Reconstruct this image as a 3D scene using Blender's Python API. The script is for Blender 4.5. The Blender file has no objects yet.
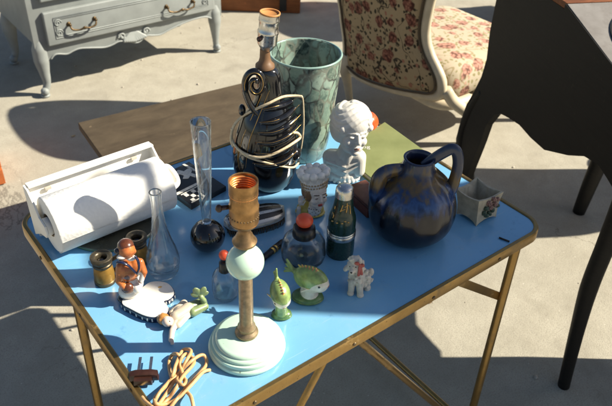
import bpy, bmesh, math, random
import numpy as np
from mathutils import Vector, Matrix, Euler
from math import sin, cos, pi, radians, sqrt, atan2
random.seed(7)
S = bpy.context.scene
COL = S.collection

# ------------------------------------------------------------------ camera pose (measured from the table's edges)
FPX = 683.0; CX, CY = 306.0, 203.0; TH = 0.68
CAM = Vector((-0.20591296, -0.50842334, 1.46516517))
RM = Matrix(((0.79236561, -0.60900299, 0.03566646),
             (-0.33778042, -0.48666436, -0.80564396),
             (0.50799717, 0.62631714, -0.59132539)))
RT = RM.transposed()
def ray(x, y): return RT @ Vector(((x - CX) / FPX, (y - CY) / FPX, 1.0))
def pt(x, y, z=TH):
    d = ray(x, y); return CAM + d * ((z - CAM.z) / d.z)
def ony(x, y, Y):
    d = ray(x, y); return CAM + d * ((Y - CAM.y) / d.y)
def onx(x, y, X):
    d = ray(x, y); return CAM + d * ((X - CAM.x) / d.x)
def depth(P): return (RM @ (Vector(P) - CAM)).z

class Fr:
    """frame of a thing standing at O: x to the right as seen, y away, z up"""
    def __init__(s, x, y, z=TH):
        s.O = pt(x, y, z)
        h = (s.O - CAM).to_2d().normalized(); s.h = h
        s.X = Vector((h.y, -h.x, 0)); s.Y = Vector((h.x, h.y, 0))
        s.rot = atan2(s.X.y, s.X.x)
    def loc(s, P):
        d = Vector(P) - s.O; return Vector((d.dot(s.X), d.dot(s.Y), d.z))
    def q(s, x, y, dy=0.0):
        d = ray(x, y); o = s.O + s.Y * dy
        k = (o - CAM).dot(s.Y) / d.dot(s.Y); return s.loc(CAM + d * k)
    def w(s, x, y, dz=0.0): return s.loc(pt(x, y, s.O.z + dz))
    def px(s, n, dz=0.0): return n * depth(s.O + Vector((0, 0, dz))) / FPX
    def zrow(s, y):
        a = RM @ (s.O - CAM); c = RM @ Vector((0, 0, 1)); Y = y - CY
        return (Y * a.z - FPX * a.y) / (FPX * c.y - Y * c.z)
    def prof(s, rows):
        out = []
        for y, hw in rows:
            z = max(0.0, s.zrow(y)); out.append((s.px(hw, z), z))
        return out

# ------------------------------------------------------------------ tagging
def tag(o, label=None, cat=None, group=None, kind=None):
    if label: o['label'] = label
    if cat: o['category'] = cat
    if group: o['group'] = group
    if kind: o['kind'] = kind
    return o
def empty(name, loc, rz=0, label=None, cat=None, group=None):
    o = bpy.data.objects.new(name, None); COL.objects.link(o)
    o.location = loc; o.rotation_euler = (0, 0, rz); o.empty_display_size = 0.05
    return tag(o, label, cat, group)
def thing(name, F, label, cat, group=None): return empty(name, F.O, F.rot, label, cat, group)
def obj(name, bm, mats, parent=None, smooth=True, angle=None):
    me = bpy.data.meshes.new(name)
    if isinstance(bm, bpy.types.Mesh): me = bm; me.name = name
    else:
        bmesh.ops.recalc_face_normals(bm, faces=bm.faces[:])
        bm.to_mesh(me); bm.free()
    if not isinstance(mats, (list, tuple)): mats = [mats]
    me.materials.clear()
    for m in mats: me.materials.append(m)
    o = bpy.data.objects.new(name, me); COL.objects.link(o)
    if smooth:
        for p in me.polygons: p.use_smooth = True
        if angle:
            try: me.set_sharp_from_angle(angle=radians(angle))
            except Exception: pass
    if parent: o.parent = parent
    return o

# ------------------------------------------------------------------ mesh helpers
def crv(pts, n=6, closed=False):
    pts = [Vector(p) for p in pts]; out = []
    N = len(pts); rng = range(N if closed else N - 1)
    g = (lambda i: pts[i % N]) if closed else (lambda i: pts[max(0, min(N - 1, i))])
    for i in rng:
        a, b, c, d = g(i - 1), g(i), g(i + 1), g(i + 2)
        for k in range(n):
            t = k / n
            out.append(0.5 * ((2 * b) + (c - a) * t + (2 * a - 5 * b + 4 * c - d) * t * t + (3 * b - a - 3 * c + d) * t ** 3))
    if not closed: out.append(pts[-1])
    return out
def tube(bm, pts, r, seg=10, closed=False, flat=1.0):
    pts = [Vector(p) for p in pts]; N = len(pts)
    rr = r if isinstance(r, (list, tuple)) else [r] * N
    if len(rr) != N:
        src = rr; rr = []
        for i in range(N):
            f = i / (N - 1) * (len(src) - 1); k = min(int(f), len(src) - 2); rr.append(src[k] + (src[k + 1] - src[k]) * (f - k))
    rings = []; prev = None
    for i in range(N):
        a = pts[i - 1] if (i > 0 or closed) else pts[i]; b = pts[(i + 1) % N] if (i < N - 1 or closed) else pts[i]
        t = (b - a).normalized()
        if prev is None:
            up = Vector((0, 0, 1)) if abs(t.z) < .9 else Vector((1, 0, 0))
            u = t.cross(up).normalized()
        else:
            u = (prev - t * prev.dot(t)); u = u.normalized() if u.length > 1e-9 else t.orthogonal().normalized()
        prev = u; v = t.cross(u)
        rings.append([bm.verts.new(pts[i] + (u * cos(2 * pi * k / seg) + v * sin(2 * pi * k / seg) * flat) * rr[i]) for k in range(seg)])
    for i in range(N if closed else N - 1):
        A, B = rings[i], rings[(i + 1) % N]
        for k in range(seg):
            bm.faces.new((A[k], A[(k + 1) % seg], B[(k + 1) % seg], B[k]))
    if not closed:
        bm.faces.new(rings[0][::-1]); bm.faces.new(rings[-1])
    return bm
def lathe(bm, prof, seg=48, M=None, cap0=True, cap1=True, sub=0, sx=1, sy=1):
    if sub: prof = [(max(0, p.x), p.y) for p in crv([(r, z, 0) for r, z in prof], sub)]
    rings = []
    for r, z in prof:
        ring = []
        for k in range(seg):
            a = 2 * pi * k / seg; p = Vector((r * cos(a) * sx, r * sin(a) * sy, z))
            ring.append(bm.verts.new(M @ p if M else p))
        rings.append(ring)
    for A, B in zip(rings, rings[1:]):
        for k in range(seg):
            bm.faces.new((A[k], A[(k + 1) % seg], B[(k + 1) % seg], B[k]))
    if cap0: bm.faces.new(rings[0][::-1])
    if cap1: bm.faces.new(rings[-1])
    return bm
def box(bm, c, s, rot=None, bev=0.0, seg=2):
    b2 = bmesh.new(); bmesh.ops.create_cube(b2, size=1.0)
    for v in b2.verts: v.co = Vector((v.co.x * s[0], v.co.y * s[1], v.co.z * s[2]))
    if bev: bmesh.ops.bevel(b2, geom=b2.edges[:], offset=bev, segments=seg, affect='EDGES', profile=.6)
    M = Matrix.Translation(c) @ (rot.to_4x4() if rot else Matrix())
    me = bpy.data.meshes.new('t'); b2.transform(M); b2.to_mesh(me); b2.free()
    bm.from_mesh(me); bpy.data.meshes.remove(me); return bm
def rotz(a): return Matrix.Rotation(a, 3, 'Z')
def prism(bm, pts, off, bev=0.0, seg=2):
    """closed outline pts (3-D, planar) extruded by vector off"""
    b2 = bmesh.new(); off = Vector(off)
    A = [b2.verts.new(Vector(p)) for p in pts]; B = [b2.verts.new(Vector(p) + off) for p in pts]
    n = len(pts); fa = b2.faces.new(A); fb = b2.faces.new(B[::-1])
    for i in range(n): b2.faces.new((A[i], B[i], B[(i + 1) % n], A[(i + 1) % n]))
    bmesh.ops.recalc_face_normals(b2, faces=b2.faces[:])
    if bev:
        ed = [e for e in b2.edges if (e.verts[0] in A) == (e.verts[1] in A)]
        bmesh.ops.bevel(b2, geom=ed, offset=bev, segments=seg, affect='EDGES', profile=.6)
    me = bpy.data.meshes.new('t'); b2.to_mesh(me); b2.free(); bm.from_mesh(me); bpy.data.meshes.remove(me); return bm
def sph(bm, c, r, rot=None, seg=20):
    r = r if hasattr(r, '__len__') else (r, r, r)
    M = Matrix.Translation(Vector(c)) @ (rot.to_4x4() if rot else Matrix()) @ Matrix.Diagonal((*r, 1))
    bmesh.ops.create_uvsphere(bm, u_segments=seg, v_segments=max(8, seg // 2 + 2), radius=1, matrix=M); return bm
def N(): return bmesh.new()

# fused figures: a list of primitives grown into one continuous skin, coloured by the nearest primitive
def E(c, r, m=0, rot=None):
    r = r if hasattr(r, '__len__') else (r, r, r)
    return ('e', Vector(c), r, rot or Matrix.Identity(3), m)
def C(a, b, ra, rb=None, m=0): return ('c', Vector(a), Vector(b), ra, rb if rb is not None else ra, m)
def fuse(name, prims, mats, parent, voxel=0.0008, paint=(), smooth=2, xf=None):
    bm = N()
    for p in prims:
        if p[0] == 'e': 
            M = Matrix.Translation(p[1]) @ p[3].to_4x4() @ Matrix.Diagonal((*p[2], 1))
            bmesh.ops.create_icosphere(bm, subdivisions=4 if max(p[2]) > .012 else 3, radius=1, matrix=M)
        else:
            a, b, ra, rb = p[1], p[2], p[3], p[4]; n = 7
            for i in range(n):
                t = i / (n - 1)
            L = (b - a).length; q = (b - a).to_track_quat('Z', 'Y').to_matrix().to_4x4()
            lathe(bm, [(ra, 0), (rb, L)], 20, Matrix.Translation(a) @ q)
            for c_, r_ in ((a, ra), (b, rb)):
                bmesh.ops.create_icosphere(bm, subdivisions=3, radius=r_, matrix=Matrix.Translation(c_))
    me = bpy.data.meshes.new('tmp'); bm.to_mesh(me); bm.free()
    o = bpy.data.objects.new('tmp', me); COL.objects.link(o)
    md = o.modifiers.new('r', 'REMESH'); md.mode = 'VOXEL'; md.voxel_size = voxel; md.use_smooth_shade = True
    dg = bpy.context.evaluated_depsgraph_get(); ev = o.evaluated_get(dg)
    out = bpy.data.meshes.new_from_object(ev)
    bpy.data.objects.remove(o); bpy.data.meshes.remove(me)
    b = N(); b.from_mesh(out)
    for _ in range(smooth): bmesh.ops.smooth_vert(b, verts=b.verts[:], factor=.5, use_axis_x=True, use_axis_y=True, use_axis_z=True)
    b.to_mesh(out); b.free()
    n = len(out.polygons); cen = np.empty(n * 3); out.polygons.foreach_get('center', cen); cen = cen.reshape(-1, 3)
    best = np.full(n, 1e9); idx = np.zeros(n, dtype=np.int32)
    def dist(p):
        if p[0] == 'e':
            R = np.array(p[3]); l = (cen - np.array(p[1])) @ R / np.array(p[2]); return (np.linalg.norm(l, axis=1) - 1) * min(p[2])
        a, bb = np.array(p[1]), np.array(p[2]); ab = bb - a
        t = np.clip(((cen - a) @ ab) / max(ab @ ab, 1e-12), 0, 1); return np.linalg.norm(cen - a - t[:, None] * ab, axis=1) - (p[3] + (p[4] - p[3]) * t)
    for p in prims:
        d = dist(p); k = d < best; best[k] = d[k]; idx[k] = p[-1]
    for p in paint:
        idx[dist(p) < 0] = p[-1]
    out.polygons.foreach_set('material_index', idx)
    for m in mats: pass
    r = obj(name, out, mats, parent)
    out.polygons.foreach_set('material_index', idx); out.update()
    return r

# ------------------------------------------------------------------ materials
class NT:
    def __init__(s, name):
        s.m = bpy.data.materials.new(name); s.m.use_nodes = True; s.t = s.m.node_tree; s.n = s.t.nodes
        s.b = s.n['Principled BSDF']; s._c = None
    def add(s, typ, **kw):
        nd = s.n.new(typ)
        for k, v in kw.items():
            if k.startswith('i_'):
                key = k[2:]; key = int(key) if key.isdigit() else key.replace('_', ' ')
                s.set(nd.inputs[key], v)
            else: setattr(nd, k, v)
        return nd
    def set(s, inp, v):
        if isinstance(v, bpy.types.NodeSocket): s.t.links.new(v, inp)
        elif isinstance(v, bpy.types.Node): s.t.links.new(v.outputs[0], inp)
        else: inp.default_value = (*v, 1) if (hasattr(v, '__len__') and len(v) == 3 and inp.type == 'RGBA') else v
    def co(s):
        if not s._c: s._c = s.add('ShaderNodeTexCoord').outputs['Object']
        return s._c
    def noise(s, scale, detail=4, rough=.55, dist=0, vec=None):
        return s.add('ShaderNodeTexNoise', i_Vector=vec or s.co(), i_Scale=scale, i_Detail=detail, i_Roughness=rough, i_Distortion=dist).outputs['Fac']
    def ramp(s, fac, stops, interp='LINEAR'):
        r = s.add('ShaderNodeValToRGB', i_Fac=fac); cr = r.color_ramp; cr.interpolation = interp
        while len(cr.elements) < len(stops): cr.elements.new(.5)
        for e, (p, c) in zip(cr.elements, stops):
            e.position = p; e.color = (*c, 1) if hasattr(c, '__len__') else (c, c, c, 1)
        return r.outputs['Color']
    def mix(s, fac, a, b, mode='MIX'):
        m = s.add('ShaderNodeMix', data_type='RGBA', blend_type=mode)
        s.set(m.inputs[0], fac); s.set(m.inputs[6], a); s.set(m.inputs[7], b); return m.outputs[2]
    def math(s, op, a, b=0.0, c=0.0):
        m = s.add('ShaderNodeMath', operation=op); s.set(m.inputs[0], a); s.set(m.inputs[1], b); s.set(m.inputs[2], c); return m.outputs[0]
    def xyz(s, vec=None):
        x = s.add('ShaderNodeSeparateXYZ', i_0=vec or s.co()); return x.outputs
    def bump(s, h, strength=.3, dist=.001):
        s.set(s.b.inputs['Normal'], s.add('ShaderNodeBump', i_Height=h, i_Strength=strength, i_Distance=dist).outputs[0])
    def P(s, **kw):
        for k, v in kw.items(): s.set(s.b.inputs[k.replace('_', ' ')], v)
        return s.m
def mat(name, col, rough=.5, metal=0., var=.15, vs=40, bump=0., bs=300, coat=0., spec=.5, rvar=.12):
    t = NT(name); n = t.noise(vs, 5)
    lo = [max(0, c * (1 - var)) for c in col]; hi = [min(1, c * (1 + var)) for c in col]
    t.P(Base_Color=t.ramp(n, [(.3, lo), (.7, hi)]), Metallic=metal, Coat_Weight=coat, Coat_Roughness=.05)
    t.b.inputs['Specular IOR Level'].default_value = spec
    t.P(Roughness=t.math('ADD', t.math('MULTIPLY', t.noise(vs * 2.3, 3), rvar * 2), rough - rvar))
    if bump: t.bump(t.noise(bs, 4), bump, .0008)
    return t.m
def glass(name, col=(1, 1, 1), clear=.35, rough=.02):
    t = NT(name); t.P(Base_Color=col, Transmission_Weight=1., IOR=1.45)
    t.P(Roughness=t.math('MULTIPLY', t.noise(60, 3), rough))
    tr = t.add('ShaderNodeBsdfTransparent', i_Color=col); mx = t.add('ShaderNodeMixShader', i_0=clear)
    t.b.inputs['Specular IOR Level'].default_value = .8; t.t.links.new(t.b.outputs[0], mx.inputs[1]); t.t.links.new(tr.outputs[0], mx.inputs[2])
    t.t.links.new(mx.outputs[0], t.n['Material Output'].inputs['Surface']); return t.m

white_glaze = mat('white_glaze', (.74, .71, .65), .3, var=.05, vs=60, coat=.4)
bust_glaze = mat('bust_glaze', (.66, .63, .57), .42, var=.06, vs=40, coat=.25, bump=.08, bs=200)
cream_glaze = mat('cream_glaze', (.66, .58, .45), .3, var=.1, vs=60, coat=.3)
skin_glaze = mat('skin_glaze', (.72, .63, .54), .3, var=.05, coat=.3)
red_paint = mat('red_paint', (.45, .05, .03), .35, coat=.2)
black_glaze = mat('black_glaze', (.006, .006, .007), .12, var=.2, coat=.6, rvar=.05)
black_plastic = mat('black_plastic', (.012, .012, .013), .3)
gilt = mat('gilt', (.55, .34, .12), .35, metal=.9, vs=120)
yellow_glaze = mat('yellow_glaze', (.55, .42, .08), .3, coat=.3)
brass = mat('brass', (.33, .19, .075), .38, metal=.8, var=.3, vs=90)
dark_brass = mat('dark_brass', (.14, .10, .055), .45, metal=.7, var=.35, vs=120)
def m_frame():
    t = NT('frame_gold')
    g_ = t.add('ShaderNodeNewGeometry')
    edge = t.ramp(g_.outputs['Pointiness'], [(.505, 0), (.56, 1)])
    n = t.noise(60, 6, .7); col = t.ramp(n, [(.3, (.12, .066, .018)), (.7, (.26, .155, .042))])
    rust = t.ramp(t.noise(14, 8, .75), [(.55, 0), (.66, 1)])
    col = t.mix(t.math('MULTIPLY', rust, .75), col, (.075, .038, .016))
    col = t.mix(t.math('MULTIPLY', edge, .5), col, (.45, .30, .12))
    pit = t.ramp(t.noise(260, 3, .7), [(.66, 0), (.72, 1)]); col = t.mix(pit, col, (.05, .028, .014))
    t.P(Base_Color=col, Metallic=t.math('SUBTRACT', .85, t.math('MULTIPLY', rust, .6)), Roughness=t.math('ADD', .30, t.math('MULTIPLY', rust, .35)))
    t.bump(t.math('ADD', n, pit), .15, .0006); return t.m
frame_gold = m_frame()
steel = mat('steel', (.62, .60, .56), .28, metal=1., var=.12, vs=80)
copper = mat('copper', (.75, .30, .10), .35, metal=.6, vs=100)
def aged(name, col, stain, rough, coat, amt=.4, sc=18, chips=True):
    t = NT(name); n = t.noise(sc, 8, .75)
    base = t.ramp(t.noise(sc * .5, 4), [(.3, [k * .94 for k in col]), (.7, [min(1, k * 1.05) for k in col])])
    base = t.mix(t.math('MULTIPLY', t.ramp(n, [(.50, 0), (.70, 1)]), amt), base, stain)
    if chips: base = t.mix(t.ramp(t.noise(150, 4, .6), [(.72, 0), (.735, .8)]), base, [k * .4 for k in stain])
    t.P(Base_Color=base, Coat_Weight=coat, Roughness=t.math('ADD', rough, t.math('MULTIPLY', t.ramp(n, [(.45, 0), (.75, 1)]), .25))); t.bump(n, .05, .0005); return t.m
white_plastic = aged('white_plastic', (.82, .80, .75), (.60, .53, .40), .35, 0., .30, 14)
mint = aged('mint', (.53, .72, .58), (.34, .42, .28), .18, .3, .35, 22)
cord_cream = mat('cord_cream', (.64, .52, .34), .6, var=.2, vs=200, bump=.5, bs=700)
cord_tan = mat('cord_tan', (.58, .34, .15), .45, var=.18, vs=160, bump=.15, bs=600)
bakelite = mat('bakelite', (.035, .013, .008), .35, var=.3, vs=100)
orange_glaze = mat('orange_glaze', (.40, .12, .03), .28, var=.45, vs=70, coat=.4)
brown_glaze = mat('brown_glaze', (.10, .03, .012), .25, var=.3, vs=90, coat=.4)
navy_glaze = mat('navy_glaze', (.008, .012, .04), .2, coat=.4)
green_glaze = mat('green_glaze', (.19, .27, .085), .32, var=.5, vs=75, coat=.3)
pale_green_glaze = mat('pale_green_glaze', (.20, .26, .12), .35, var=.3, vs=110, coat=.3)
orange_red = mat('orange_red', (.62, .09, .02), .3, var=.12, vs=80, coat=.2)
coral = mat('coral', (.70, .085, .03), .38, var=.08, vs=80)
iron = mat('iron', (.03, .03, .03), .5, metal=.5)
leather = mat('leather', (.12, .035, .02), .5, var=.25, vs=60, bump=.3, bs=300)
cream_paint = mat('cream_paint', (.58, .50, .36), .45, var=.12, vs=20, bump=.08, bs=120)
grey_paint = mat('grey_paint', (.255, .275, .268), .5, var=.1, vs=14, bump=.06, bs=150)
silver_print = mat('silver_print', (.55, .54, .50), .45, var=.15, vs=200)
stone_white = mat('stone_white', (.60, .55, .46), .75, var=.12, vs=180, bump=.6, bs=520)
hair_ginger = mat('hair_ginger', (.45, .20, .05), .4, var=.3, vs=150, coat=.3)
beige_glaze = mat('beige_glaze', (.55, .47, .36), .35, var=.12, vs=80, coat=.3)
bristle = mat('bristle', (.10, .07, .04), .8, var=.5, vs=400)
clear = glass('clear_glass', (.98, .99, .985), .12)
smoke_clear = glass('clear_cut_glass', (.97, .985, .975), .22, .03)
rust_wood = mat('rust_wood', (.42, .11, .025), .6, var=.3, vs=20, bump=.2)
ribbon = mat('ribbon', (.40, .07, .04), .4, coat=.3)

def m_ground():
    t = NT('concrete_ground'); c = t.co()
    big = t.noise(1.3, 5, .6); mid = t.noise(9, 6, .65); fine = t.noise(260, 3, .7)
    base = t.ramp(big, [(.3, (.36, .335, .275)), (.7, (.44, .41, .335))])
    base = t.mix(t.math('MULTIPLY', t.ramp(mid, [(.38, 0), (.66, 1)]), .6), base, (.295, .27, .215))
    base = t.mix(t.ramp(fine, [(.36, 1), (.5, 0)]), base, (.28, .255, .21))
    sp = t.add('ShaderNodeTexVoronoi', i_Vector=c, i_Scale=55); st = t.ramp(sp.outputs['Distance'], [(.06, 1), (.11, 0)])
    pick = t.ramp(sp.outputs['Color'], [(.72, 0), (.74, 1)])
    base = t.mix(t.math('MULTIPLY', st, pick), base, (.60, .56, .48))
    st2 = t.add('ShaderNodeTexNoise', i_Vector=c, i_Scale=2.2, i_Detail=2, i_Distortion=1.4).outputs['Fac']
    base = t.mix(t.math('MULTIPLY', t.ramp(st2, [(.62, 0), (.70, 1)]), .35), base, (.22, .20, .165))
    ck = t.ramp(t.math('ABSOLUTE', t.math('SUBTRACT', t.add('ShaderNodeTexNoise', i_Vector=c, i_Scale=1.1, i_Detail=9, i_Roughness=.62, i_Distortion=.6).outputs['Fac'], .5)), [(.0, 1), (.0022, 0)])
    base = t.mix(t.math('MULTIPLY', ck, t.math('MULTIPLY', t.ramp(t.noise(.9, 2), [(.5, 0), (.58, 1)]), .7)), base, (.12, .105, .085))
    st3 = t.ramp(t.noise(4.5, 7, .72, .8), [(.56, 0), (.66, 1)]); base = t.mix(t.math('MULTIPLY', st3, .35), base, (.27, .245, .195))
    oil = t.ramp(t.noise(.8, 4, .6, .5), [(.60, 0), (.72, 1)]); base = t.mix(t.math('MULTIPLY', oil, .22), base, (.20, .18, .145))
    t.P(Base_Color=base, Roughness=.88); t.b.inputs['Specular IOR Level'].default_value = .25
    t.bump(t.math('ADD', t.math('MULTIPLY', fine, .5), t.math('MULTIPLY', mid, 2.)), .5, .004); return t.m
def m_table():
    t = NT('blue_laminate'); c = t.co()
    base = t.ramp(t.noise(5, 6, .6), [(.3, (.15, .375, .60)), (.7, (.195, .435, .665))])
    for ang, sc_, seed, amt in ((.7, (2.5, 70, 1), 3., .42), (-.35, (3, 110, 1), 5., .34), (1.5, (2, 90, 1), 4., .30)):
        mp_ = t.add('ShaderNodeMapping', i_Vector=c, i_Scale=sc_, i_Rotation=(0, 0, ang), i_Location=(seed, seed * 2, 0)).outputs[0]
        l_ = t.ramp(t.add('ShaderNodeTexNoise', i_Vector=mp_, i_Scale=seed, i_Detail=2).outputs['Fac'], [(.70, 0), (.735, 1)])
        base = t.mix(t.math('MULTIPLY', l_, amt), base, (.34, .50, .60))
    rings_ = t.add('ShaderNodeTexVoronoi', i_Vector=t.add('ShaderNodeVectorMath', operation='ADD', i_0=c, i_1=t.add('ShaderNodeVectorMath', operation='SCALE', i_0=t.add('ShaderNodeTexNoise', i_Vector=c, i_Scale=18., i_Detail=3).outputs['Color'], i_Scale=.012).outputs[0]).outputs[0], i_Scale=6.).outputs['Distance']
    base = t.mix(t.math('MULTIPLY', t.ramp(rings_, [(.20, 0), (.215, 1), (.235, 1), (.25, 0)]), .28), base, (.06, .19, .36))
    blot = t.ramp(t.noise(11, 7, .72), [(.56, 0), (.70, 1)])
    base = t.mix(t.math('MULTIPLY', blot, .40), base, (.28, .42, .52))
    base = t.mix(t.math('MULTIPLY', t.ramp(t.noise(27, 7, .75), [(.60, 0), (.70, 1)]), .35), base, (.06, .17, .30))
    dots = t.ramp(t.noise(420, 2), [(.68, 0), (.74, 1)])
    base = t.mix(t.math('MULTIPLY', dots, .40), base, (.42, .47, .48))
    t.P(Base_Color=base, Roughness=t.math('ADD', t.ramp(t.noise(9, 6, .7), [(.3, .10), (.75, .26)]), t.math('MULTIPLY', blot, .18)))
    t.b.inputs['Specular IOR Level'].default_value = .9
    t.bump(t.noise(600, 3), .05, .0004); return t.m
def m_tapestry(name, light):
    t = NT(name); c = t.co()
    w = t.add('ShaderNodeVectorMath', operation='ADD', i_0=c, i_1=t.add('ShaderNodeVectorMath', operation='SCALE', i_0=t.add('ShaderNodeTexNoise', i_Vector=c, i_Scale=30., i_Detail=2).outputs['Color'], i_Scale=.022).outputs[0]).outputs[0]
    bg, leaf, r1, r2, vine = (((.42, .315, .18), (.05, .04, .025), (.20, .075, .05), (.34, .16, .10), (.05, .037, .025)) if not light else
                       ((.50, .43, .32), (.27, .24, .12), (.40, .20, .15), (.48, .29, .22), (.32, .26, .15)))
    base = t.mix(t.ramp(t.noise(500, 2), [(.4, .0), (.6, .5)]), bg, tuple(x * .75 for x in bg))
    vn = t.noise(9, 1, .4, .6); vn = t.math('ABSOLUTE', t.math('SUBTRACT', vn, .5))
    base = t.mix(t.ramp(vn, [(.006, 1), (.011, 0)]), base, vine)
    v1 = t.add('ShaderNodeTexVoronoi', i_Vector=w, i_Scale=13.5, i_Randomness=.85)
    pick = t.ramp(v1.outputs['Color'], [(.14, 0), (.18, 1)])
    v2 = t.add('ShaderNodeTexVoronoi', i_Vector=w, i_Scale=58., i_Randomness=1.)
    near = t.ramp(v1.outputs['Distance'], [(.30, 0), (.34, 1), (.66, 1), (.72, 0)])
    lf = t.math('MULTIPLY', t.ramp(v2.outputs['Distance'], [(.36, 1), (.44, 0)]), t.ramp(v2.outputs['Color'], [(.32, 0), (.36, 1)]))
    base = t.mix(t.math('MULTIPLY', lf, near), base, leaf)
    v3 = t.add('ShaderNodeTexVoronoi', i_Vector=w, i_Scale=31., i_Randomness=1.)
    base = t.mix(t.math('MULTIPLY', t.ramp(v3.outputs['Distance'], [(.24, 1), (.30, 0)]), t.ramp(v3.outputs['Color'], [(.66, 0), (.70, 1)])), base, r2)
    pet = t.add('ShaderNodeTexVoronoi', i_Vector=w, i_Scale=80.)
    flc = t.ramp(pet.outputs['Distance'], [(.15, r2), (.5, r1), (.75, tuple(x * .35 for x in r1))])
    base = t.mix(t.math('MULTIPLY', t.ramp(v1.outputs['Distance'], [(.33, 1), (.40, 0)]), pick), base, flc)
    t.P(Base_Color=base, Roughness=.85); t.b.inputs['Specular IOR Level'].default_value = .2
    wv = t.add('ShaderNodeTexNoise', i_Vector=c, i_Scale=700., i_Detail=1).outputs['Fac']; t.bump(wv, .4, .001); return t.m
def m_crackle():
    t = NT('marbled_glaze'); c = t.co()
    w = t.add('ShaderNodeVectorMath', operation='ADD', i_0=c, i_1=t.add('ShaderNodeVectorMath', operation='SCALE', i_0=t.add('ShaderNodeTexNoise', i_Vector=c, i_Scale=22., i_Detail=3).outputs['Color'], i_Scale=.03).outputs[0]).outputs[0]
    w = t.add('ShaderNodeMapping', i_Vector=w, i_Scale=(1, 1, .62)).outputs[0]
    e = t.add('ShaderNodeTexVoronoi', feature='DISTANCE_TO_EDGE', i_Vector=w, i_Scale=46.).outputs['Distance']
    v = t.add('ShaderNodeTexVoronoi', i_Vector=w, i_Scale=46.).outputs['Color']
    cell = t.ramp(v, [(.0, (.19, .29, .25)), (.32, (.31, .41, .34)), (.55, (.13, .21, .19)), (.68, (.014, .022, .022)), (.84, (.20, .30, .24))])
    cell = t.mix(t.math('MULTIPLY', t.ramp(t.noise(110, 5, .7), [(.42, 0), (.66, 1)]), .5), cell, (.34, .42, .34)); cell = t.mix(t.math('MULTIPLY', t.ramp(t.noise(30, 5, .7), [(.55, 0), (.63, 1)]), .6), cell, (.045, .075, .068))
    edge = t.mix(t.ramp(t.noise(24, 2), [(.42, 0), (.58, 1)]), (.035, .042, .04), (.20, .22, .18))
    t.P(Base_Color=t.mix(t.ramp(t.math('ADD', e, t.math('MULTIPLY', t.math('SUBTRACT', t.noise(90, 3), .5), .10)), [(.02, 1), (.12, 0)]), cell, edge), Roughness=.3, Coat_Weight=.25); t.bump(t.ramp(e, [(.0, 0), (.12, 1)]), .15, .001); return t.m
def m_jug():
    t = NT('blue_drip_glaze'); c = t.co(); x, y, z = t.xyz()
    st = t.add('ShaderNodeTexNoise', i_Vector=t.add('ShaderNodeMapping', i_Vector=c, i_Scale=(1, 1, .18)).outputs[0], i_Scale=70., i_Detail=4).outputs['Fac']
    h = t.math('ADD', z, t.math('MULTIPLY', t.math('SUBTRACT', st, .5), .075))
    col = t.ramp(t.math('MULTIPLY', h, 5.), [(.10, (.0015, .002, .005)), (.40, (.0025, .004, .012)), (.45, (.007, .020, .075)), (.50, (.024, .062, .18)), (.55, (.014, .036, .11)), (.60, (.07, .055, .04)), (.66, (.12, .075, .025)), (.74, (.025, .035, .07))])
    sp = t.ramp(t.noise(70, 5, .7), [(.55, 0), (.68, 1)])
    col = t.mix(t.math('MULTIPLY', sp, .15), col, (.11, .085, .05))
    t.P(Base_Color=col, Roughness=t.math('ADD', .16, t.math('MULTIPLY', st, .14)), Coat_Weight=.2); t.bump(st, .3, .003); return t.m
def m_wood(name, a, b, rough=.6, sc=(2, 30, 30), bumpv=.2):
    t = NT(name); c = t.add('ShaderNodeMapping', i_Vector=t.co(), i_Scale=sc).outputs[0]
    n = t.noise(3., 6, .65, .4, c)
    col = t.ramp(n, [(.3, a), (.7, b)])
    col = t.mix(t.math('MULTIPLY', t.ramp(t.noise(6, 6, .7), [(.5, 0), (.72, 1)]), .5), col, tuple(x * .55 for x in a))
    col = t.mix(t.ramp(t.noise(38, 3), [(.70, 0), (.74, .7)]), col, tuple(min(1, x * 2) for x in b))
    t.P(Base_Color=col, Roughness=rough); t.b.inputs['Specular IOR Level'].default_value = .3; t.bump(n, bumpv, .001); return t.m
def m_black():
    t = NT('black_paint'); c = t.co(); gr = t.noise(4., 7, .7, .3, t.add('ShaderNodeMapping', i_Vector=c, i_Scale=(3, 3, 40)).outputs[0])
    base = t.ramp(gr, [(.3, (.003, .0027, .0024)), (.7, (.009, .0075, .006))])
    base = t.mix(t.math('MULTIPLY', t.ramp(t.noise(9, 8, .75), [(.60, 0), (.70, 1)]), .5), base, (.018, .013, .009))
    sc_ = t.ramp(t.noise(5, 2, .5, 0, t.add('ShaderNodeMapping', i_Vector=c, i_Scale=(4, 60, 12), i_Rotation=(.4, .3, .2)).outputs[0]), [(.70, 0), (.73, 1)])
    base = t.mix(t.math('MULTIPLY', sc_, .35), base, (.06, .045, .03))
    t.P(Base_Color=base, Roughness=.55); t.b.inputs['Specular IOR Level'].default_value = .3; t.bump(gr, .25, .001); return t.m
black_paint = m_black()
board_wood = m_wood('board_wood', (.058, .042, .026), (.105, .078, .048), .75, (3, 6, 6))
trunk_wood = m_wood('trunk_wood', (.16, .055, .02), (.28, .10, .035), .5)
ground_m = m_ground(); table_m = m_table(); crackle = m_crackle(); jug_m = m_jug()
tap_dark = m_tapestry('floral_tapestry', False); tap_light = m_tapestry('floral_seat', True)
def m_lid():
    t = NT('worn_grey_veneer'); n = t.noise(6, 6, .7)
    col = t.ramp(n, [(.3, (.15, .135, .12)), (.7, (.26, .245, .23))])
    col = t.mix(t.math('MULTIPLY', t.ramp(t.noise(30, 5, .7), [(.5, 0), (.7, 1)]), .4), col, (.12, .10, .085))
    t.P(Base_Color=col, Roughness=.5); return t.m
lid_m = m_lid()
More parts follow.
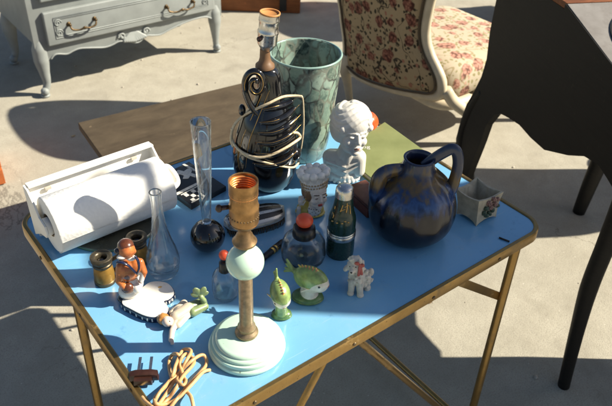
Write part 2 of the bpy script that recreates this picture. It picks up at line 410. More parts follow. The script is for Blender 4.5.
def m_towel():
    t = NT('paper_towel'); 
    t.P(Base_Color=t.ramp(t.noise(5, 2), [(.3, (.80, .79, .76)), (.7, (.84, .83, .80))]), Roughness=.95); t.b.inputs['Specular IOR Level'].default_value = .1
    v = t.add('ShaderNodeTexVoronoi', i_Vector=t.co(), i_Scale=160.).outputs['Distance']; t.bump(v, .45, .001); return t.m
towel_m = m_towel()
def m_mirror():
    t = NT('dark_mirror'); t.P(Base_Color=t.ramp(t.noise(30, 4), [(.3, (.16, .16, .13)), (.7, (.24, .235, .19))]), Metallic=.7, Roughness=t.ramp(t.noise(50, 4), [(.3, .10), (.7, .25)])); return t.m
mirror_m = m_mirror()
def m_felt():
    t = NT('green_cloth'); n = t.noise(14, 5)
    t.P(Base_Color=t.ramp(n, [(.3, (.155, .175, .07)), (.7, (.215, .235, .10))]), Roughness=.9); t.b.inputs['Specular IOR Level'].default_value = .15
    t.bump(t.noise(900, 2), .4, .0006); return t.m
felt = m_felt()
bottle_green = mat('bottle_green', (.010, .035, .026), .25, var=.2, vs=40, coat=.3)
planter_clay = mat('planter_clay', (.42, .365, .26), .6, var=.22, vs=70, bump=.4, bs=260)
pink_relief = mat('pink_relief', (.27, .15, .12), .5, var=.3, vs=200)
leaf_relief = mat('leaf_relief', (.05, .08, .05), .5, var=.4, vs=200)

# ------------------------------------------------------------------ setting
bm = N(); bmesh.ops.create_grid(bm, x_segments=2, y_segments=2, size=60)
g = obj('ground', bm, ground_m, smooth=False); tag(g, kind='structure')
# grit and small stones lying about
bm = N()
for i in range(420):
    x, y = random.uniform(-.8, 3.4), random.uniform(-.4, 4.2); r = random.choice([.0015, .002, .003, .0045]) * random.uniform(.7, 1.3)
    bmesh.ops.create_icosphere(bm, subdivisions=1, radius=1, matrix=Matrix.Translation((x, y, r * .4)) @ Matrix.Rotation(random.random() * 6, 4, 'Z') @ Matrix.Diagonal((r * 1.5, r, r * .8, 1)))
g = obj('grit', bm, mat('grit_stone', (.40, .36, .30), .9, var=.4, vs=5)); tag(g, 'small grit and pebbles scattered over the concrete', 'grit', kind='stuff')

leaf_m = [mat('dry_leaf', (.22, .13, .055), .8, var=.4, vs=60), mat('straw_leaf', (.40, .31, .16), .8, var=.3, vs=60)]
random.seed(21)
for i, (x, y) in enumerate([(1.05, .42), (.55, 1.95), (.83, 1.92), (1.0, 2.75), (1.9, 2.2), (.20, .98)]):
    bm = N(); L_ = random.uniform(.008, .016); W_ = L_ * random.uniform(.45, .65); cu = random.uniform(.0008, .002); rows_ = []
    for k in range(7):
        t_ = k / 6; w_ = W_ * sin(pi * (t_ * .92 + .04)) ** .8; z_ = .0015 + cu * (2 * t_ - 1) ** 2
        rows_.append([bm.verts.new((L_ * (2 * t_ - 1), -w_, z_ + cu * .8)), bm.verts.new((L_ * (2 * t_ - 1), 0, z_)), bm.verts.new((L_ * (2 * t_ - 1), w_, z_ + cu * .6))])
    for a_, b_ in zip(rows_, rows_[1:]):
        for k in (0, 1): bm.faces.new((a_[k], a_[k + 1], b_[k + 1], b_[k]))
    o = obj('dry_leaf', bm, leaf_m[i % 2]); o.location = (x, y, 0); o.rotation_euler = (0, 0, random.random() * 6)
    tag(o, 'tiny curled dry leaf lying on the concrete ground', 'leaf', 'dry leaves on the ground')

# ------------------------------------------------------------------ folding table (local = world axes, origin on the ground under its near corner)
TW, TD = .80, .597
tb = empty('folding_table', (TW / 2, TD / 2, 0), 0, 'blue topped folding camping table with gold metal rim and legs', 'table')
def tl(x, y, z): return Vector((x - TW / 2, y - TD / 2, z))
def rrect(x0, x1, y0, y1, r, n=8):
    out = []
    for cx, cy, a0 in ((x1 - r, y1 - r, 0), (x0 + r, y1 - r, 90), (x0 + r, y0 + r, 180), (x1 - r, y0 + r, 270)):
        for k in range(n + 1):
            a = radians(a0 + 90 * k / n); out.append((cx + r * cos(a), cy + r * sin(a)))
    return out
R0 = .045
bm = N(); prism(bm, [tl(x, y, TH - .012) for x, y in rrect(.008, TW - .008, .008, TD - .008, R0 - .008)], (0, 0, .012))
obj('tabletop', bm, table_m, tb, smooth=False)
def band(bm, sec, r):
    """sweep section [(inset, z)] round the rounded rectangle"""
    rings = []
    for ins, z in sec: rings.append([bm.verts.new(tl(x, y, z)) for x, y in rrect(ins, TW - ins, ins, TD - ins, max(.005, r - ins), 10)])
    n = len(rings[0])
    for i in range(len(rings)):
        A, B = rings[i], rings[(i + 1) % len(rings)]
        for k in range(n): bm.faces.new((A[k], A[(k + 1) % n], B[(k + 1) % n], B[k]))
bm = N(); band(bm, [(.0095, TH - .010), (.0095, TH + .0012), (.0075, TH + .0028), (.002, TH + .0025), (.0, TH - .0005), (.0, TH - .018), (.003, TH - .020), (.003, TH - .012)], R0)
obj('rim', bm, frame_gold, tb, angle=40)
def legbar(name, a, b, r=.0085, w=None):
    bm = N(); tube(bm, [tl(*a), tl(*b)], r, 12); return obj(name, bm, frame_gold, tb, angle=50)
for x in (.035, TW - .045):
    for y in ((.12, .435) if x < .4 else (.028, TD - .028)):
        legbar('leg', (x, y, TH - .014), (x + (.012 if x > .4 else -.006), y, .002), .009)
for y in (.04, TD - .04):
    legbar('brace', (.330, y, TH - .02), (.78, y, .02), .0065)
    if y < .3: legbar('brace', (.34, y + .012, TH - .02), (.06, y + .012, .16), .0065)
    bm = N(); box(bm, (tl(.655, y - .006, .578)), (.26, .004, .017), Matrix.Rotation(radians(39), 3, 'Y'), .001); obj('link', bm, frame_gold, tb, angle=40)
for z in (.06,):
    for x in (.035 - .005, TW - .034): legbar('stretcher', (x, .03, z), (x, TD - .03, z), .007)
for x in (.13, .315, .49, .66):
    bm = N(); sph(bm, tl(x, -.0005, TH - .010), (.0036, .002, .0036), None, 12); obj('rivet', bm, dark_brass, tb)
for y in (.12, .3, .47):
    bm = N(); sph(bm, tl(-.0005, y, TH - .010), (.002, .0036, .0036), None, 12); obj('rivet', bm, dark_brass, tb)

# ------------------------------------------------------------------ mint table lamp with cord
F = Fr(247, 347); T = thing('table_lamp', F, 'mint green table lamp without a shade, round stepped base and bronze stem', 'lamp')
p = F.prof([(347, 38.5)]) ; rb = p[0][0]
bm = N(); lathe(bm, [(rb * .90, 0), (rb * .985, .002), (rb, .0055), (rb * .985, .009), (rb * .94, .0105), (rb * .955, .013), (rb * .94, .0165), (rb * .88, .0175), (rb * .89, .0195), (rb * .865, .0225), (rb * .80, .0235), (rb * .80, .026), (rb * .73, .0285), (rb * .70, .0285), (rb * .66, .0295), (rb * .3, .0305), (.008, .031)], 72)
obj('base', bm, mint, T, angle=60)
z0 = .0305
bm = N()
lathe(bm, [(r, max(z, z0)) for r, z in [(F.px(11), z0), (F.px(11.6), z0 + .003), (F.px(11), z0 + .006), (F.px(8.6), z0 + .008), (F.px(8.2), z0 + .010), (F.px(9), z0 + .0125), (F.px(8.8), z0 + .016), (F.px(7.2), z0 + .019), (F.px(6.9), z0 + .03), (F.px(6.6), F.zrow(281)), (F.px(6.6), F.zrow(275))]], 40)
obj('stem', bm, mat('stem_bronze', (.27, .20, .12), .42, metal=.55, var=.3, vs=120), T, angle=50)
zs = F.zrow(261.5); rs = F.px(19.3, zs)
bm = N(); sph(bm, (0, 0, zs), (rs, rs, rs * .97), None, 48); obj('globe', bm, mint, T)
bm = N(); lathe(bm, F.prof([(246, 7), (244, 7.5), (242.5, 12), (240.5, 12.6), (239, 11), (237, 9.5), (234.5, 8.4), (232, 6.5), (229, 6), (226.5, 7.2), (223.5, 13), (221, 14.6)]), 40); obj('collar', bm, mat('collar_bronze', (.23, .145, .07), .4, metal=.7, var=.3, vs=120), T, angle=50)
bm = N(); lathe(bm, F.prof([(221.2, 14.2), (219, 14.9), (208.5, 14.9), (207, 15.3), (205, 15.3), (203.5, 14.3), (195, 14.3), (194, 14.8), (187, 14.2), (181, 14.0)]) + [(F.px(12.6), F.zrow(180.6)), (F.px(12.4), F.zrow(193)), (F.px(10), F.zrow(200))], 40)
so = obj('socket', bm, brass, T, angle=40)
bm = N(); zb_ = F.zrow(214)
for k in range(28): sph(bm, (F.px(14.7, zb_) * cos(k * pi / 14), F.px(14.7, zb_) * sin(k * pi / 14), zb_), .0012, None, 8)
obj('beading', bm, dark_brass, so)
bm = N(); zt = F.zrow(183); rr_ = F.px(11.4)
for k in range(5): tube(bm, [Vector((rr_ * cos(2 * pi * i / 28), rr_ * sin(2 * pi * i / 28), zt - .002 - .0035 * k)) for i in range(28)], .0016, 8, closed=True)
lathe(bm, [(rr_ * 1.05, zt - .02), (rr_ * 1.05, zt)], 32, cap0=True, cap1=False)
obj('thread', bm, copper, so)
bm = N(); a = F.q(226, 207); tube(bm, [a + Vector((.004, 0, 0)), a + Vector((-.006, -.002, 0))], [.003, .0035], 10); sph(bm, a + Vector((-.009, -.003, 0)), (.0045, .0035, .006)); obj('switch', bm, bakelite, so)
# cord bundle
cr = .0026
def wp(pts, dz): return [F.w(x, y, z) for (x, y), z in zip(pts, dz)]
loops = [
    [(210, 370), (203, 372), (192, 384), (178, 398), (166, 404), (157, 404), (155, 398), (164, 388), (178, 374), (190, 362), (201, 355), (206, 358), (206, 365), (199, 374)],
    [(199, 374), (188, 386), (176, 400), (168, 410), (160, 412), (157, 408), (166, 394), (178, 376), (186, 361), (191, 352), (188, 349), (182, 351), (176, 364), (172, 376), (170, 372)],
    [(170, 372), (169, 362), (172, 355), (177, 354), (180, 358), (177, 368), (170, 380), (160, 392), (155, 402), (158, 407), (168, 399), (176, 388), (183, 376), (192, 366), (194, 360)],
    [(194, 360), (188, 354), (183, 356), (180, 364), (184, 378), (186, 390), (191, 397), (193, 410), (186, 418), (170, 418), (158, 412), (150, 405), (145, 401), (142, 397)]]
pts = []; k = 0
for li, L_ in enumerate(loops):
    for i, q_ in enumerate(L_):
        z = .003 + .0042 * ((i * 7 + li * 3) % 4) * (1 if 1 < i < len(L_) - 1 else .4); k += 1
        if li and i == 0: continue
        pts.append(F.w(q_[0], q_[1], z))
bm = N(); tube(bm, crv(pts, 7), cr, 10)
cord = obj('cord', bm, cord_tan, T)
bm = N(); tie = [F.w(180, 376, .002), F.w(177, 380, .014), F.w(183, 385, .019), F.w(186, 380, .010), F.w(181, 376, .006)]; tube(bm, crv(tie, 6), .0022, 8); obj('tie', bm, cord_tan, cord)
# plug
F2 = Fr(144, 384); a = F.loc(F2.O)
bm = N()
Rz = rotz(0); pb = F.w(144, 384, .0); 
prism(bm, [pb + Vector((x, y, z)) for x, y, z in [(-.020, .0, .0055), (.021, .0, .0055), (.020, 0, .017), (.011, 0, .0195), (-.011, 0, .0195), (-.019, 0, .017)]], (0, .011, 0), .0025)
prism(bm, [pb + Vector((x, y, z)) for x, y, z in [(-.013, -.008, .006), (.013, -.008, .006), (.012, -.008, .016), (-.012, -.008, .016)]], (0, .009, 0), .002)
plug = obj('plug', bm, bakelite, T, angle=50)
for sx in (-.0075, .0085):
    bm = N(); box(bm, pb + Vector((sx, .024, .013)), (.0042, .028, .0016)); obj('prong', bm, steel, plug, smooth=False)

# ------------------------------------------------------------------ black plume lamp
F = Fr(267, 184); T = thing('table_lamp', F, 'tall glossy black plume shaped table lamp wound with cream cord, no shade', 'lamp')
rows = [(67, 256, 274), (70, 255.5, 278), (76, 256, 281), (88, 257, 282), (98, 255, 284), (108, 249, 289), (118, 242, 294), (130, 237, 297), (145, 233.5, 298), (158, 232.5, 297), (168, 234, 296), (176, 238, 293), (182, 243, 289), (187, 249, 284)]
secs = []
for y, xl, xr in rows[::-1]:
    c = F.q((xl + xr) / 2, y); secs.append((c.x, max(c.z, 0.001), F.px((xr - xl) / 2, c.z)))
zz = [s_[1] for s_ in secs]
secs = [(s_[0], 0.001 if i == 0 else s_[1], s_[2]) for i, s_ in enumerate(secs)]
ss = crv([(c, z, h) for c, z, h in secs], 5)
def at_z(z):
    for A, B in zip(ss, ss[1:]):
        if A.y <= z <= B.y: 
            t = (z - A.y) / max(1e-6, B.y - A.y); return A.x + (B.x - A.x) * t, A.z + (B.z - A.z) * t
    return (ss[0].x, ss[0].z) if z < ss[0].y else (ss[-1].x, ss[-1].z)
DY = .82
def surf(x, y, off=0., lift=0.):
    """point on the front of the body under a measured point"""
    p = F.q(x, y)
    for _ in range(4):
        c, h = at_z(p.z); u = max(-.985, min(.985, (p.x - c) / h)); d = -h * DY * sqrt(1 - u * u)
        p = F.q(x, y, d)
    c, h = at_z(p.z); n = Vector(((p.x - c), p.y, 0)); n = n.normalized() if n.length > 1e-6 else Vector((0, -1, 0))
    return p + n * off
bm = N(); rings = []
for c, z, h in ss: rings.append([bm.verts.new((c + h * cos(2 * pi * k / 48), h * DY * sin(2 * pi * k / 48), z)) for k in range(48)])
for A, B in zip(rings, rings[1:]):
    for k in range(48): bm.faces.new((A[k], A[(k + 1) % 48], B[(k + 1) % 48], B[k]))
bm.faces.new(rings[0][::-1]); bm.faces.new(rings[-1])
body = obj('body', bm, black_glaze, T)
Z5 = lambda L_: [(225 + x / 2.706, 50 + y / 2.706) for x, y in L_]
arcs = [[(104, 165), (130, 158), (160, 150), (186, 138)], [(96, 200), (130, 196), (165, 180), (192, 156)], [(90, 228), (130, 226), (168, 208), (196, 182)], [(86, 254), (128, 254), (168, 236), (198, 208)],
        [(82, 282), (125, 284), (165, 268), (196, 240)], [(78, 310), (120, 314), (160, 302), (186, 280)]]
bm = N(); bg = N()
for A in arcs:
    c3 = crv([surf(x, y, -.0022) for x, y in Z5(A)], 8); tube(bm, c3, [.003, .0078, .009, .005], 14, flat=.9)
    c4 = crv([surf(x, y - 3, .0062) for x, y in Z5(A)], 8); tube(bg, c4, [.0002, .0005, .0006, .0003], 6)
obj('feathers', bm, black_glaze, T)
for A in ([(112, 84), (96, 130), (72, 185), (48, 240), (36, 300)], [(120, 110), (104, 150), (84, 200), (66, 250), (56, 320)], [(40, 250), (36, 300), (48, 350)]):
    tube(bg, crv([surf(x, y, .0006) for x, y in Z5(A)], 8), [.0003, .0007, .0006, .0003], 6)
obj('gilding', bg, gilt, T)
bm = N(); sp = []
for i in range(40):
    a = radians(200 - i * 14); r = 15 * (1 - i / 46); sp.append(F.q(255.5 + r * cos(a) * .74, 84 - r * sin(a), -.016 - .0002 * i))
st = [F.q(261, 118, -.022), F.q(251, 106, -.018), F.q(245.5, 93, -.016)]
tube(bm, crv(st + sp, 3), [.006, .0065, .006, .005, .0035], 12); vol = obj('volute', bm, black_glaze, T)
bm = N(); tube(bm, crv([p + Vector((0, -.0062, 0)) for p in sp[:34]], 3), .0007, 6); obj('gilding', bm, gilt, vol)
bm = N(); p = F.q(293, 154, -.012); sph(bm, p, F.px(8), None, 24); obj('knob', bm, black_glaze, T)
bm = N(); p = F.q(242, 110, -.004); sph(bm, p, (.007, .008, .012)); obj('leaf_tip', bm, black_glaze, T)
def wrap(px, r, name, m):
    bm = N(); tube(bm, crv([surf(225 + x / 2.706, 50 + y / 2.706, .009) for x, y in px], 8), r, 10); return obj(name, bm, m, T)
cpts = [(28, 262), (22, 240), (30, 205), (55, 178), (85, 160), (118, 142), (150, 126), (180, 124), (203, 126)]
bm = N(); c1 = crv([surf(225 + x / 2.706, 50 + y / 2.706, .0040) for x, y in cpts], 8)
c2 = crv([surf(225 + x / 2.706, 50 + y / 2.706, .0045) for x, y in [(26, 212), (26, 244), (48, 272), (85, 287), (115, 284), (150, 268), (182, 248), (197, 236), (190, 224), (178, 222)]], 8)
c3 = crv([surf(225 + x / 2.706, 50 + y / 2.706, .0040) for x, y in [(26, 250), (60, 284), (105, 300), (150, 312), (180, 316), (194, 304)]], 8)
e1, e3 = c1[-1], c3[-1]
c4 = crv([e1, e1 + Vector((.003, .004, -.02)), (e1 + e3) / 2 + Vector((.006, .004, 0)), e3 + Vector((.003, .004, .02)), e3], 6)
for c_, r_ in ((c1, .0026), (c2, .0027), (c3, .0021), (c4, .0015)): tube(bm, c_, r_, 10)
obj('cord', bm, cord_cream, T)
# neck and tilted socket
pa, pb_ = F.q(265, 65), F.q(266.5, 49); ax = (F.q(270, 12) - pb_).normalized()
bm = N(); lathe(bm, [(F.px(9.5, .2), -.004), (F.px(9.3, .2), .001), (F.px(6.5, .2), .006), (F.px(5.2, .2), .014), (F.px(4.8, .2), (pb_ - pa).length)], 32, Matrix.Translation(pa)); obj('neck', bm, mat('brown_cap', (.16, .085, .04), .5), T, angle=50)
M = Matrix.Translation(pb_) @ ax.to_track_quat('Z', 'Y').to_matrix().to_4x4(); u = F.px(1, .3); Ls = (F.q(270, 12) - pb_).length
bm = N(); lathe(bm, [(5 * u, -.002), (6 * u, 0), (9.2 * u, .009), (10 * u, .012), (10 * u, Ls * .42), (10.6 * u, Ls * .45), (10.6 * u, Ls * .5), (9.7 * u, Ls * .53), (9.7 * u, Ls * .74), (10.4 * u, Ls * .77), (10.4 * u, Ls * .83), (9.9 * u, Ls * .86), (10.1 * u, Ls * .97), (9 * u, Ls * .97), (9 * u, Ls * .6)], 40, M)
so = obj('socket', bm, steel, T, angle=40)
bm = N(); lathe(bm, [(10.2 * u, Ls * .955), (10.5 * u, Ls * .97), (10.3 * u, Ls), (8.9 * u, Ls), (8.7 * u, Ls * .97), (8.7 * u, Ls * .7)], 40, M, cap1=False); obj('socket_lining', bm, mat('fibre', (.45, .20, .06), .6), so)
bm = N(); lathe(bm, [(8.6 * u, Ls * .70), (8.6 * u, Ls * .9)], 32, M, cap1=False); obj('socket_core', bm, iron, so)
bm = N(); c_ = F.q(261, 38, -.010); tube(bm, [c_ + Vector((.004, .004, 0)), c_ + Vector((-.004, -.007, 0))], [.0035, .0045], 12); obj('switch', bm, bakelite, so)

# ------------------------------------------------------------------ marbled vase
F = Fr(302, 152)
bm = N(); tpr = F.prof([(152, 22), (151, 23), (135, 26.5), (110, 30), (80, 34), (58, 36.3), (53, 36.8)]); zt = tpr[-1][1]
pr = tpr[1:]; pr[0] = (pr[0][0], .003)
lathe(bm, [(pr[0][0] * .95, 0)] + pr + [(pr[-1][0] - .0035, pr[-1][1] + .001)] + [(r - .005, max(.01, z)) for r, z in pr[::-1]], 64, cap1=True)
T = obj('vase', bm, [crackle], None, angle=50); T.location = F.O; T.rotation_euler = (0, 0, F.rot)
tag(T, 'large flared vase with marbled teal and black cell glaze behind the black lamp', 'vase')
bm = N(); tube(bm, [Vector(((pr[-1][0] - .0015) * cos(a * pi / 36), (pr[-1][0] - .0015) * sin(a * pi / 36), pr[-1][1])) for a in range(72)], .0024, 8, closed=True)
obj('lip', bm, mat('teal_glaze', (.24, .36, .32), .3, coat=.3), T)

# ------------------------------------------------------------------ heads
def head(c, H, R, m_skin=0, m_lid=0, m_lip=0):
    c = Vector(c); P_ = lambda x, y, z: c + R @ (Vector((x, y, z)) * H)
    e = lambda x, y, z, r, m=m_skin: E(P_(x, y, z), [k * H for k in (r if hasattr(r, '__len__') else (r, r, r))], m, R)
    cp = lambda a, b, ra, rb, m=m_skin: C(P_(*a), P_(*b), ra * H, rb * H, m)
    pr = [e(0, .06, .60, (.36, .42, .40)), e(0, -.06, .38, (.28, .315, .37)), e(0, -.255, .09, (.11, .10, .085)), e(0, -.12, .19, (.235, .235, .18)),
          cp((0, -.37, .52), (0, -.425, .36), .030, .045), e(-.038, -.392, .345, .030), e(.038, -.392, .345, .030), e(0, -.43, .352, .038),
          cp((-.20, -.29, .555), (-.05, -.35, .545), .035, .035), cp((.20, -.29, .555), (.05, -.35, .545), .035, .035),
          e(-.155, -.235, .32, .115), e(.155, -.235, .32, .115), e(-.13, -.325, .462, (.066, .045, .040), m_lid), e(.13, -.325, .462, (.066, .045, .040), m_lid),
          cp((-.065, -.352, .222), (0, -.375, .230), .016, .025, m_lip), cp((.065, -.352, .222), (0, -.375, .230), .016, .025, m_lip), cp((-.045, -.352, .188), (.045, -.352, .188), .025, .025, m_lip),
          e(-.295, .02, .42, (.04, .08, .10)), e(.295, .02, .42, (.04, .08, .10)), cp((0, .05, .22), (0, .10, -.26), .165, .17)]
    return pr, P_
# bust
F = Fr(342, 177); T = thing('bust', F, 'white glazed bust of a woman with waved short hair looking down', 'bust')
hc = F.q(349.5, 151.5, -.012); H = .091
R = Euler((radians(-8), radians(4), radians(24))).to_matrix()
pr, P_ = head(hc, H, R)
hair = []
random.seed(3)
hp = lambda x, y, z, r: hair.append(E(P_(x, y, z), [k * H for k in r], 0, R))
hp(0, .07, .70, (.43, .46, .40)); hp(-.22, .12, .50, (.20, .32, .30)); hp(.22, .12, .50, (.20, .32, .30)); hp(0, .34, .45, (.30, .20, .28))
for row in range(6):
    ph0 = -20 + row * 17; prev = None
    for i in range(25):
        th = -150 + i * 12.5; ph = radians(min(88, ph0 + 9 * sin(radians(th * 3.2) + row * .5) + 16 * sin(radians(th)) + (10 if abs(th) < 40 and row < 2 else 0))); t_ = radians(th)
        if row < 2 and abs(th) < 28: prev = None; continue
        p = P_(.43 * cos(ph) * sin(t_) * .905, .07 - .46 * cos(ph) * cos(t_) * .905, .70 + .40 * sin(ph) * .905)
        if prev is not None: hair.append(C(prev, p, .075 * H, .075 * H))
        prev = p
for sd in (-1, 1):
    for k in range(5):
        a = P_(sd * .27, -.24 + .10 * k, .62 - .05 * k); hair.append(E(a + R @ Vector((sd * .035 * H, 0, 0)), .085 * H))
sh = []
q = lambda x, y, d=0: F.q(x, y, d)

sh += [C(P_(0, .06, .14), q(345, 156, .0), .0165, .020), C(q(331, 157, .002), q(358, 157, -.004), .0175, .0165), E(q(343, 164, .0), (.034, .0235, .027)), C(q(331.5, 158, .002), q(331, 172, .0), .0180, .0150), C(q(358, 158, -.004), q(358, 170, -.004), .0165, .0145),
       C(q(342, 177, .004), q(343.5, 161, .002), .0295, .0265)]
for k in range(22):
    a = 2 * pi * k / 22; sh.append(C((.024 * cos(a), .016 * sin(a), .012), (.034 * cos(a), .0245 * sin(a), .0035), .0105, .0042))
sh.append(E((0, 0, .012), (.029, .021, .013)))
for k in range(2):   # draped folds across the chest
    sh.append(C(q(327 + k, 161 + 4 * k, -.0135), q(346, 168 + 5 * k, -.0245), .0026, .0026)); sh.append(C(q(346, 168 + 5 * k, -.0245), q(360 - k, 161 + 4 * k, -.0170), .0026, .0022))
lip = [E(P_(0, -.39, .20), (.085 * H, .05 * H, .035 * H), 1, R)]
fuse('figure', pr + hair + sh, [bust_glaze, mat('faded_red', (.50, .26, .20), .4), mat('grey_line', (.42, .38, .34), .4)], T, .00075,
     lip + [E(P_(sx * .13, -.372, .445), (.07 * H, .05 * H, .011 * H), 2, R) for sx in (-1, 1)], 3)

# lady head vase
F = Fr(310, 213); T = thing('head_vase', F, 'small lady head vase in a ruffled cream hat, hand raised to her cheek', 'figurine')
hc = F.q(315.5, 206, -.012); H = .059; R = Euler((radians(-8), radians(2), radians(26))).to_matrix()
pr, P_ = head(hc, H, R, 0, 0, 2)
q = F.q
hat_c = P_(-.02, .06, .72)
hairp = [E(P_(0, .16, .5), [.40 * H, .36 * H, .42 * H], 3, R), E(P_(-.26, -.02, .5), [.12 * H, .2 * H, .26 * H], 3, R)]
Rm_ = Euler((radians(-4), radians(-7), 0)).to_matrix(); K_ = 1.22
hat = []
for k in range(11):
    a = 2 * pi * k / 11 + .2
    d = lambda r, z: hat_c + Rm_ @ Vector((r * cos(a), r * .86 * sin(a), z)) * K_
    hat += [E(d(.0200, .0225), (.0078, .0078, .0075), 1), C(d(.0160, .012), d(.0185, .020), .006, .007, 1)]
hat.append(C(hat_c + Rm_ @ Vector((0, 0, -.002)) * K_, hat_c + Rm_ @ Vector((0, 0, .010)) * K_, .0215, .0235, 1))
for k in range(30):
    for z_, r_ in ((-.002, .0183), (.0035, .0193), (.009, .0203)):
        a = 2 * pi * (k + (.5 if z_ > .002 and z_ < .005 else 0)) / 30
        hat.append(E(hat_c + Rm_ @ Vector((r_ * cos(a), r_ * .88 * sin(a), z_)) * K_, .0024, 4))
body_ = [E((0, .0, .012), (.026, .018, .015), 5), C(P_(0, .08, .0), (.004, .0, .016), .0095, .012), E((.006, -.008, .014), (.015, .012, .013), 1), E((0, 0, .004), (.0285, .020, .0055), 5)]
hand = [C(q(298, 217, -.012), q(299, 208, -.016), .0045, .0040), E(q(300.5, 203, -.018), (.0045, .0032, .006))]
for k in range(4): hand.append(C(q(298.5 + 1.5 * k, 201.5, -.018), q(299.2 + 1.35 * k, 195.8 + .5 * abs(k - 1.5), -.0185), .00135, .001))
hand.append(C(q(303, 205, -.019), q(305.5, 201, -.020), .0014, .0011))
paint = [E(P_(sx * .135, -.385, .455), (.062 * H, .06 * H, .022 * H), 6, R) for sx in (-1, 1)] + [E(P_(sx * .14, -.36, .565), (.11 * H, .08 * H, .014 * H), 6, R) for sx in (-1, 1)]
paint += [E(P_(0, -.39, .20), (.075 * H, .06 * H, .036 * H), 2, R)]
for k in range(24): paint.append(E(Vector((random.uniform(-.006, .020), -.017 + random.uniform(0, .004), random.uniform(.006, .024))), (.0011, .006, .0011), 6))
fg = fuse('figure', pr + hairp + hat + body_ + hand, [skin_glaze, white_glaze, red_paint, mat('hair_brown', (.22, .12, .05), .4), mat('lace_gilt', (.36, .26, .15), .4, vs=420, var=.6), yellow_glaze, mat('brown_line', (.05, .025, .015), .4)], T, .00065, paint, 1)
bm = N(); lathe(bm, [(.0225, .0290), (.012, .0275), (.002, .027)], 24, Matrix.Translation(hat_c) @ Rm_.to_4x4(), sy=.84); obj('hat_crown', bm, white_glaze, T)
for sx in (-1, 1):
    bm = N(); sph(bm, P_(sx * .345, -.03, .33), .0026, None, 12); obj('earring', bm, gilt, T)

# ------------------------------------------------------------------ orange ornament
F = Fr(366, 131)
bm = N(); prs = []
r0 = F.px(11.5)
for i in range(15):
    t = pi * i / 14; prs.append((max(.0008, r0 * sin(t) * (1 + .02 * sin(3 * t))), r0 * .92 * (1 - cos(t)) * .98))
lathe(bm, prs, 40)
for v in bm.verts:
    a = atan2(v.co.y, v.co.x); k = 1 + .025 * cos(7 * a); v.co.x *= k; v.co.y *= k
    d = sqrt(v.co.x ** 2 + v.co.y ** 2); 
    if v.co.z > r0 * 1.4: v.co.z -= .006 * math.exp(-(d / .006) ** 2)
T = obj('ornament', bm, orange_red); T.location = F.O; T.rotation_euler = (0, 0, F.rot); tag(T, 'orange red round pumpkin shaped ornament half hidden behind the white bust', 'ornament')
bm = N(); tube(bm, [(0, 0, r0 * 1.68), (.001, 0, r0 * 1.80), (.004, 0, r0 * 1.92)], [.0022, .0018, .0024], 8); obj('stalk', bm, mat('stalk', (.08, .07, .02), .6), T)

# ------------------------------------------------------------------ green cloth-bound book
A, B, D = pt(386, 121.5, TH + .014), pt(437, 158, TH + .014), pt(341, 151, TH + .014)
A, B, D = [Vector((p.x - .004, p.y, 0)) for p in (A, B, D)]; Cc = B + (D - A)
F = Fr(385, 150); T = thing('book', F, 'flat green cloth covered book lying behind the blue jug', 'book')
def quad_at(z, ins=0):
    c = (A + B + Cc + D) / 4; return [F.loc(Vector((*(p + (c - p).normalized() * ins).to_2d(), TH + z))) for p in (A, B, Cc, D)]
bm = N(); prism(bm, quad_at(.0115), (0, 0, .0025), .0008); prism(bm, quad_at(.0), (0, 0, .0025), .0008); cv = obj('cover', bm, felt, T, smooth=False)
bm = N(); prism(bm, quad_at(.0027, .004), (0, 0, .0086)); obj('pages', bm, mat('page_edges', (.55, .48, .34), .9, bump=.4, bs=900), T, smooth=False)
def text(s_, P, Rr, size, m, parent, F, ext=.0002):
    cu = bpy.data.curves.new('t', 'FONT'); cu.body = s_; cu.size = size; cu.extrude = ext; cu.align_x = 'CENTER'; cu.align_y = 'CENTER'
    o = bpy.data.objects.new('t', cu); COL.objects.link(o); dg = bpy.context.evaluated_depsgraph_get()
    me = bpy.data.meshes.new_from_object(o.evaluated_get(dg)); bpy.data.objects.remove(o)
    me.transform(Matrix.Translation(P) @ Rr.to_4x4()); return obj('lettering', me, m, parent, smooth=False)
text('og', F.w(366, 147, .0143), rotz(radians(8)), .018, silver_print, T, F)

# ------------------------------------------------------------------ small leather box
F = Fr(359, 208); T = None
bm = N(); Rr = rotz(radians(-52)); T = thing('leather_box', F, 'small reddish brown leather box wedged between green bottle and blue jug', 'box')
box(bm, (.012, .012, .011), (.075, .046, .022), Rr, .003); obj('case', bm, leather, T, angle=40)
bm = N(); box(bm, (.012, .012, .0265), (.076, .047, .008), Rr, .003); obj('lid', bm, leather, T, angle=40)

# ------------------------------------------------------------------ green bottle
F = Fr(339.5, 252); T = thing('bottle', F, 'dark green bottle with silver cap and silver bands', 'bottle')
bm = N(); pr = F.prof([(252, 13.3), (250, 13.9), (236, 14.0), (221, 13.9), (217, 13.6), (213, 12.6), (209, 11), (203, 9.8), (197, 9.0), (195, 8.8)]); pr[0] = (pr[0][0], 0)
lathe(bm, pr, 48, sub=4); b = obj('body', bm, bottle_green, T, angle=50)
bm = N(); lathe(bm, F.prof([(196, 9.0), (195.6, 9.4), (191, 9.2), (188, 8.8), (186.5, 7.4), (185.6, 4.5), (185.2, 1)]), 40); cap = obj('cap', bm, steel, T, angle=40)
bm = N()
for y0, y1 in ((234, 230.5), (229.3, 228.6)): lathe(bm, F.prof([(y0 + .6, 13.9), (y0, 14.5), (y1, 14.5), (y1 - .6, 13.9)]), 48)
obj('band', bm, steel, T, angle=40)
bm = N()   # gilt motif on the shoulder
def cyl_pt(x, y, o=.0005):
    p = F.q(x, y)
    for _ in range(3):
        r = np.interp(p.z, [z for _, z in pr], [r for r, _ in pr]); u = max(-.97, min(.97, p.x / r)); p = F.q(x, y, -r * sqrt(1 - u * u))
    n = Vector((p.x, p.y, 0)).normalized(); return p + n * o
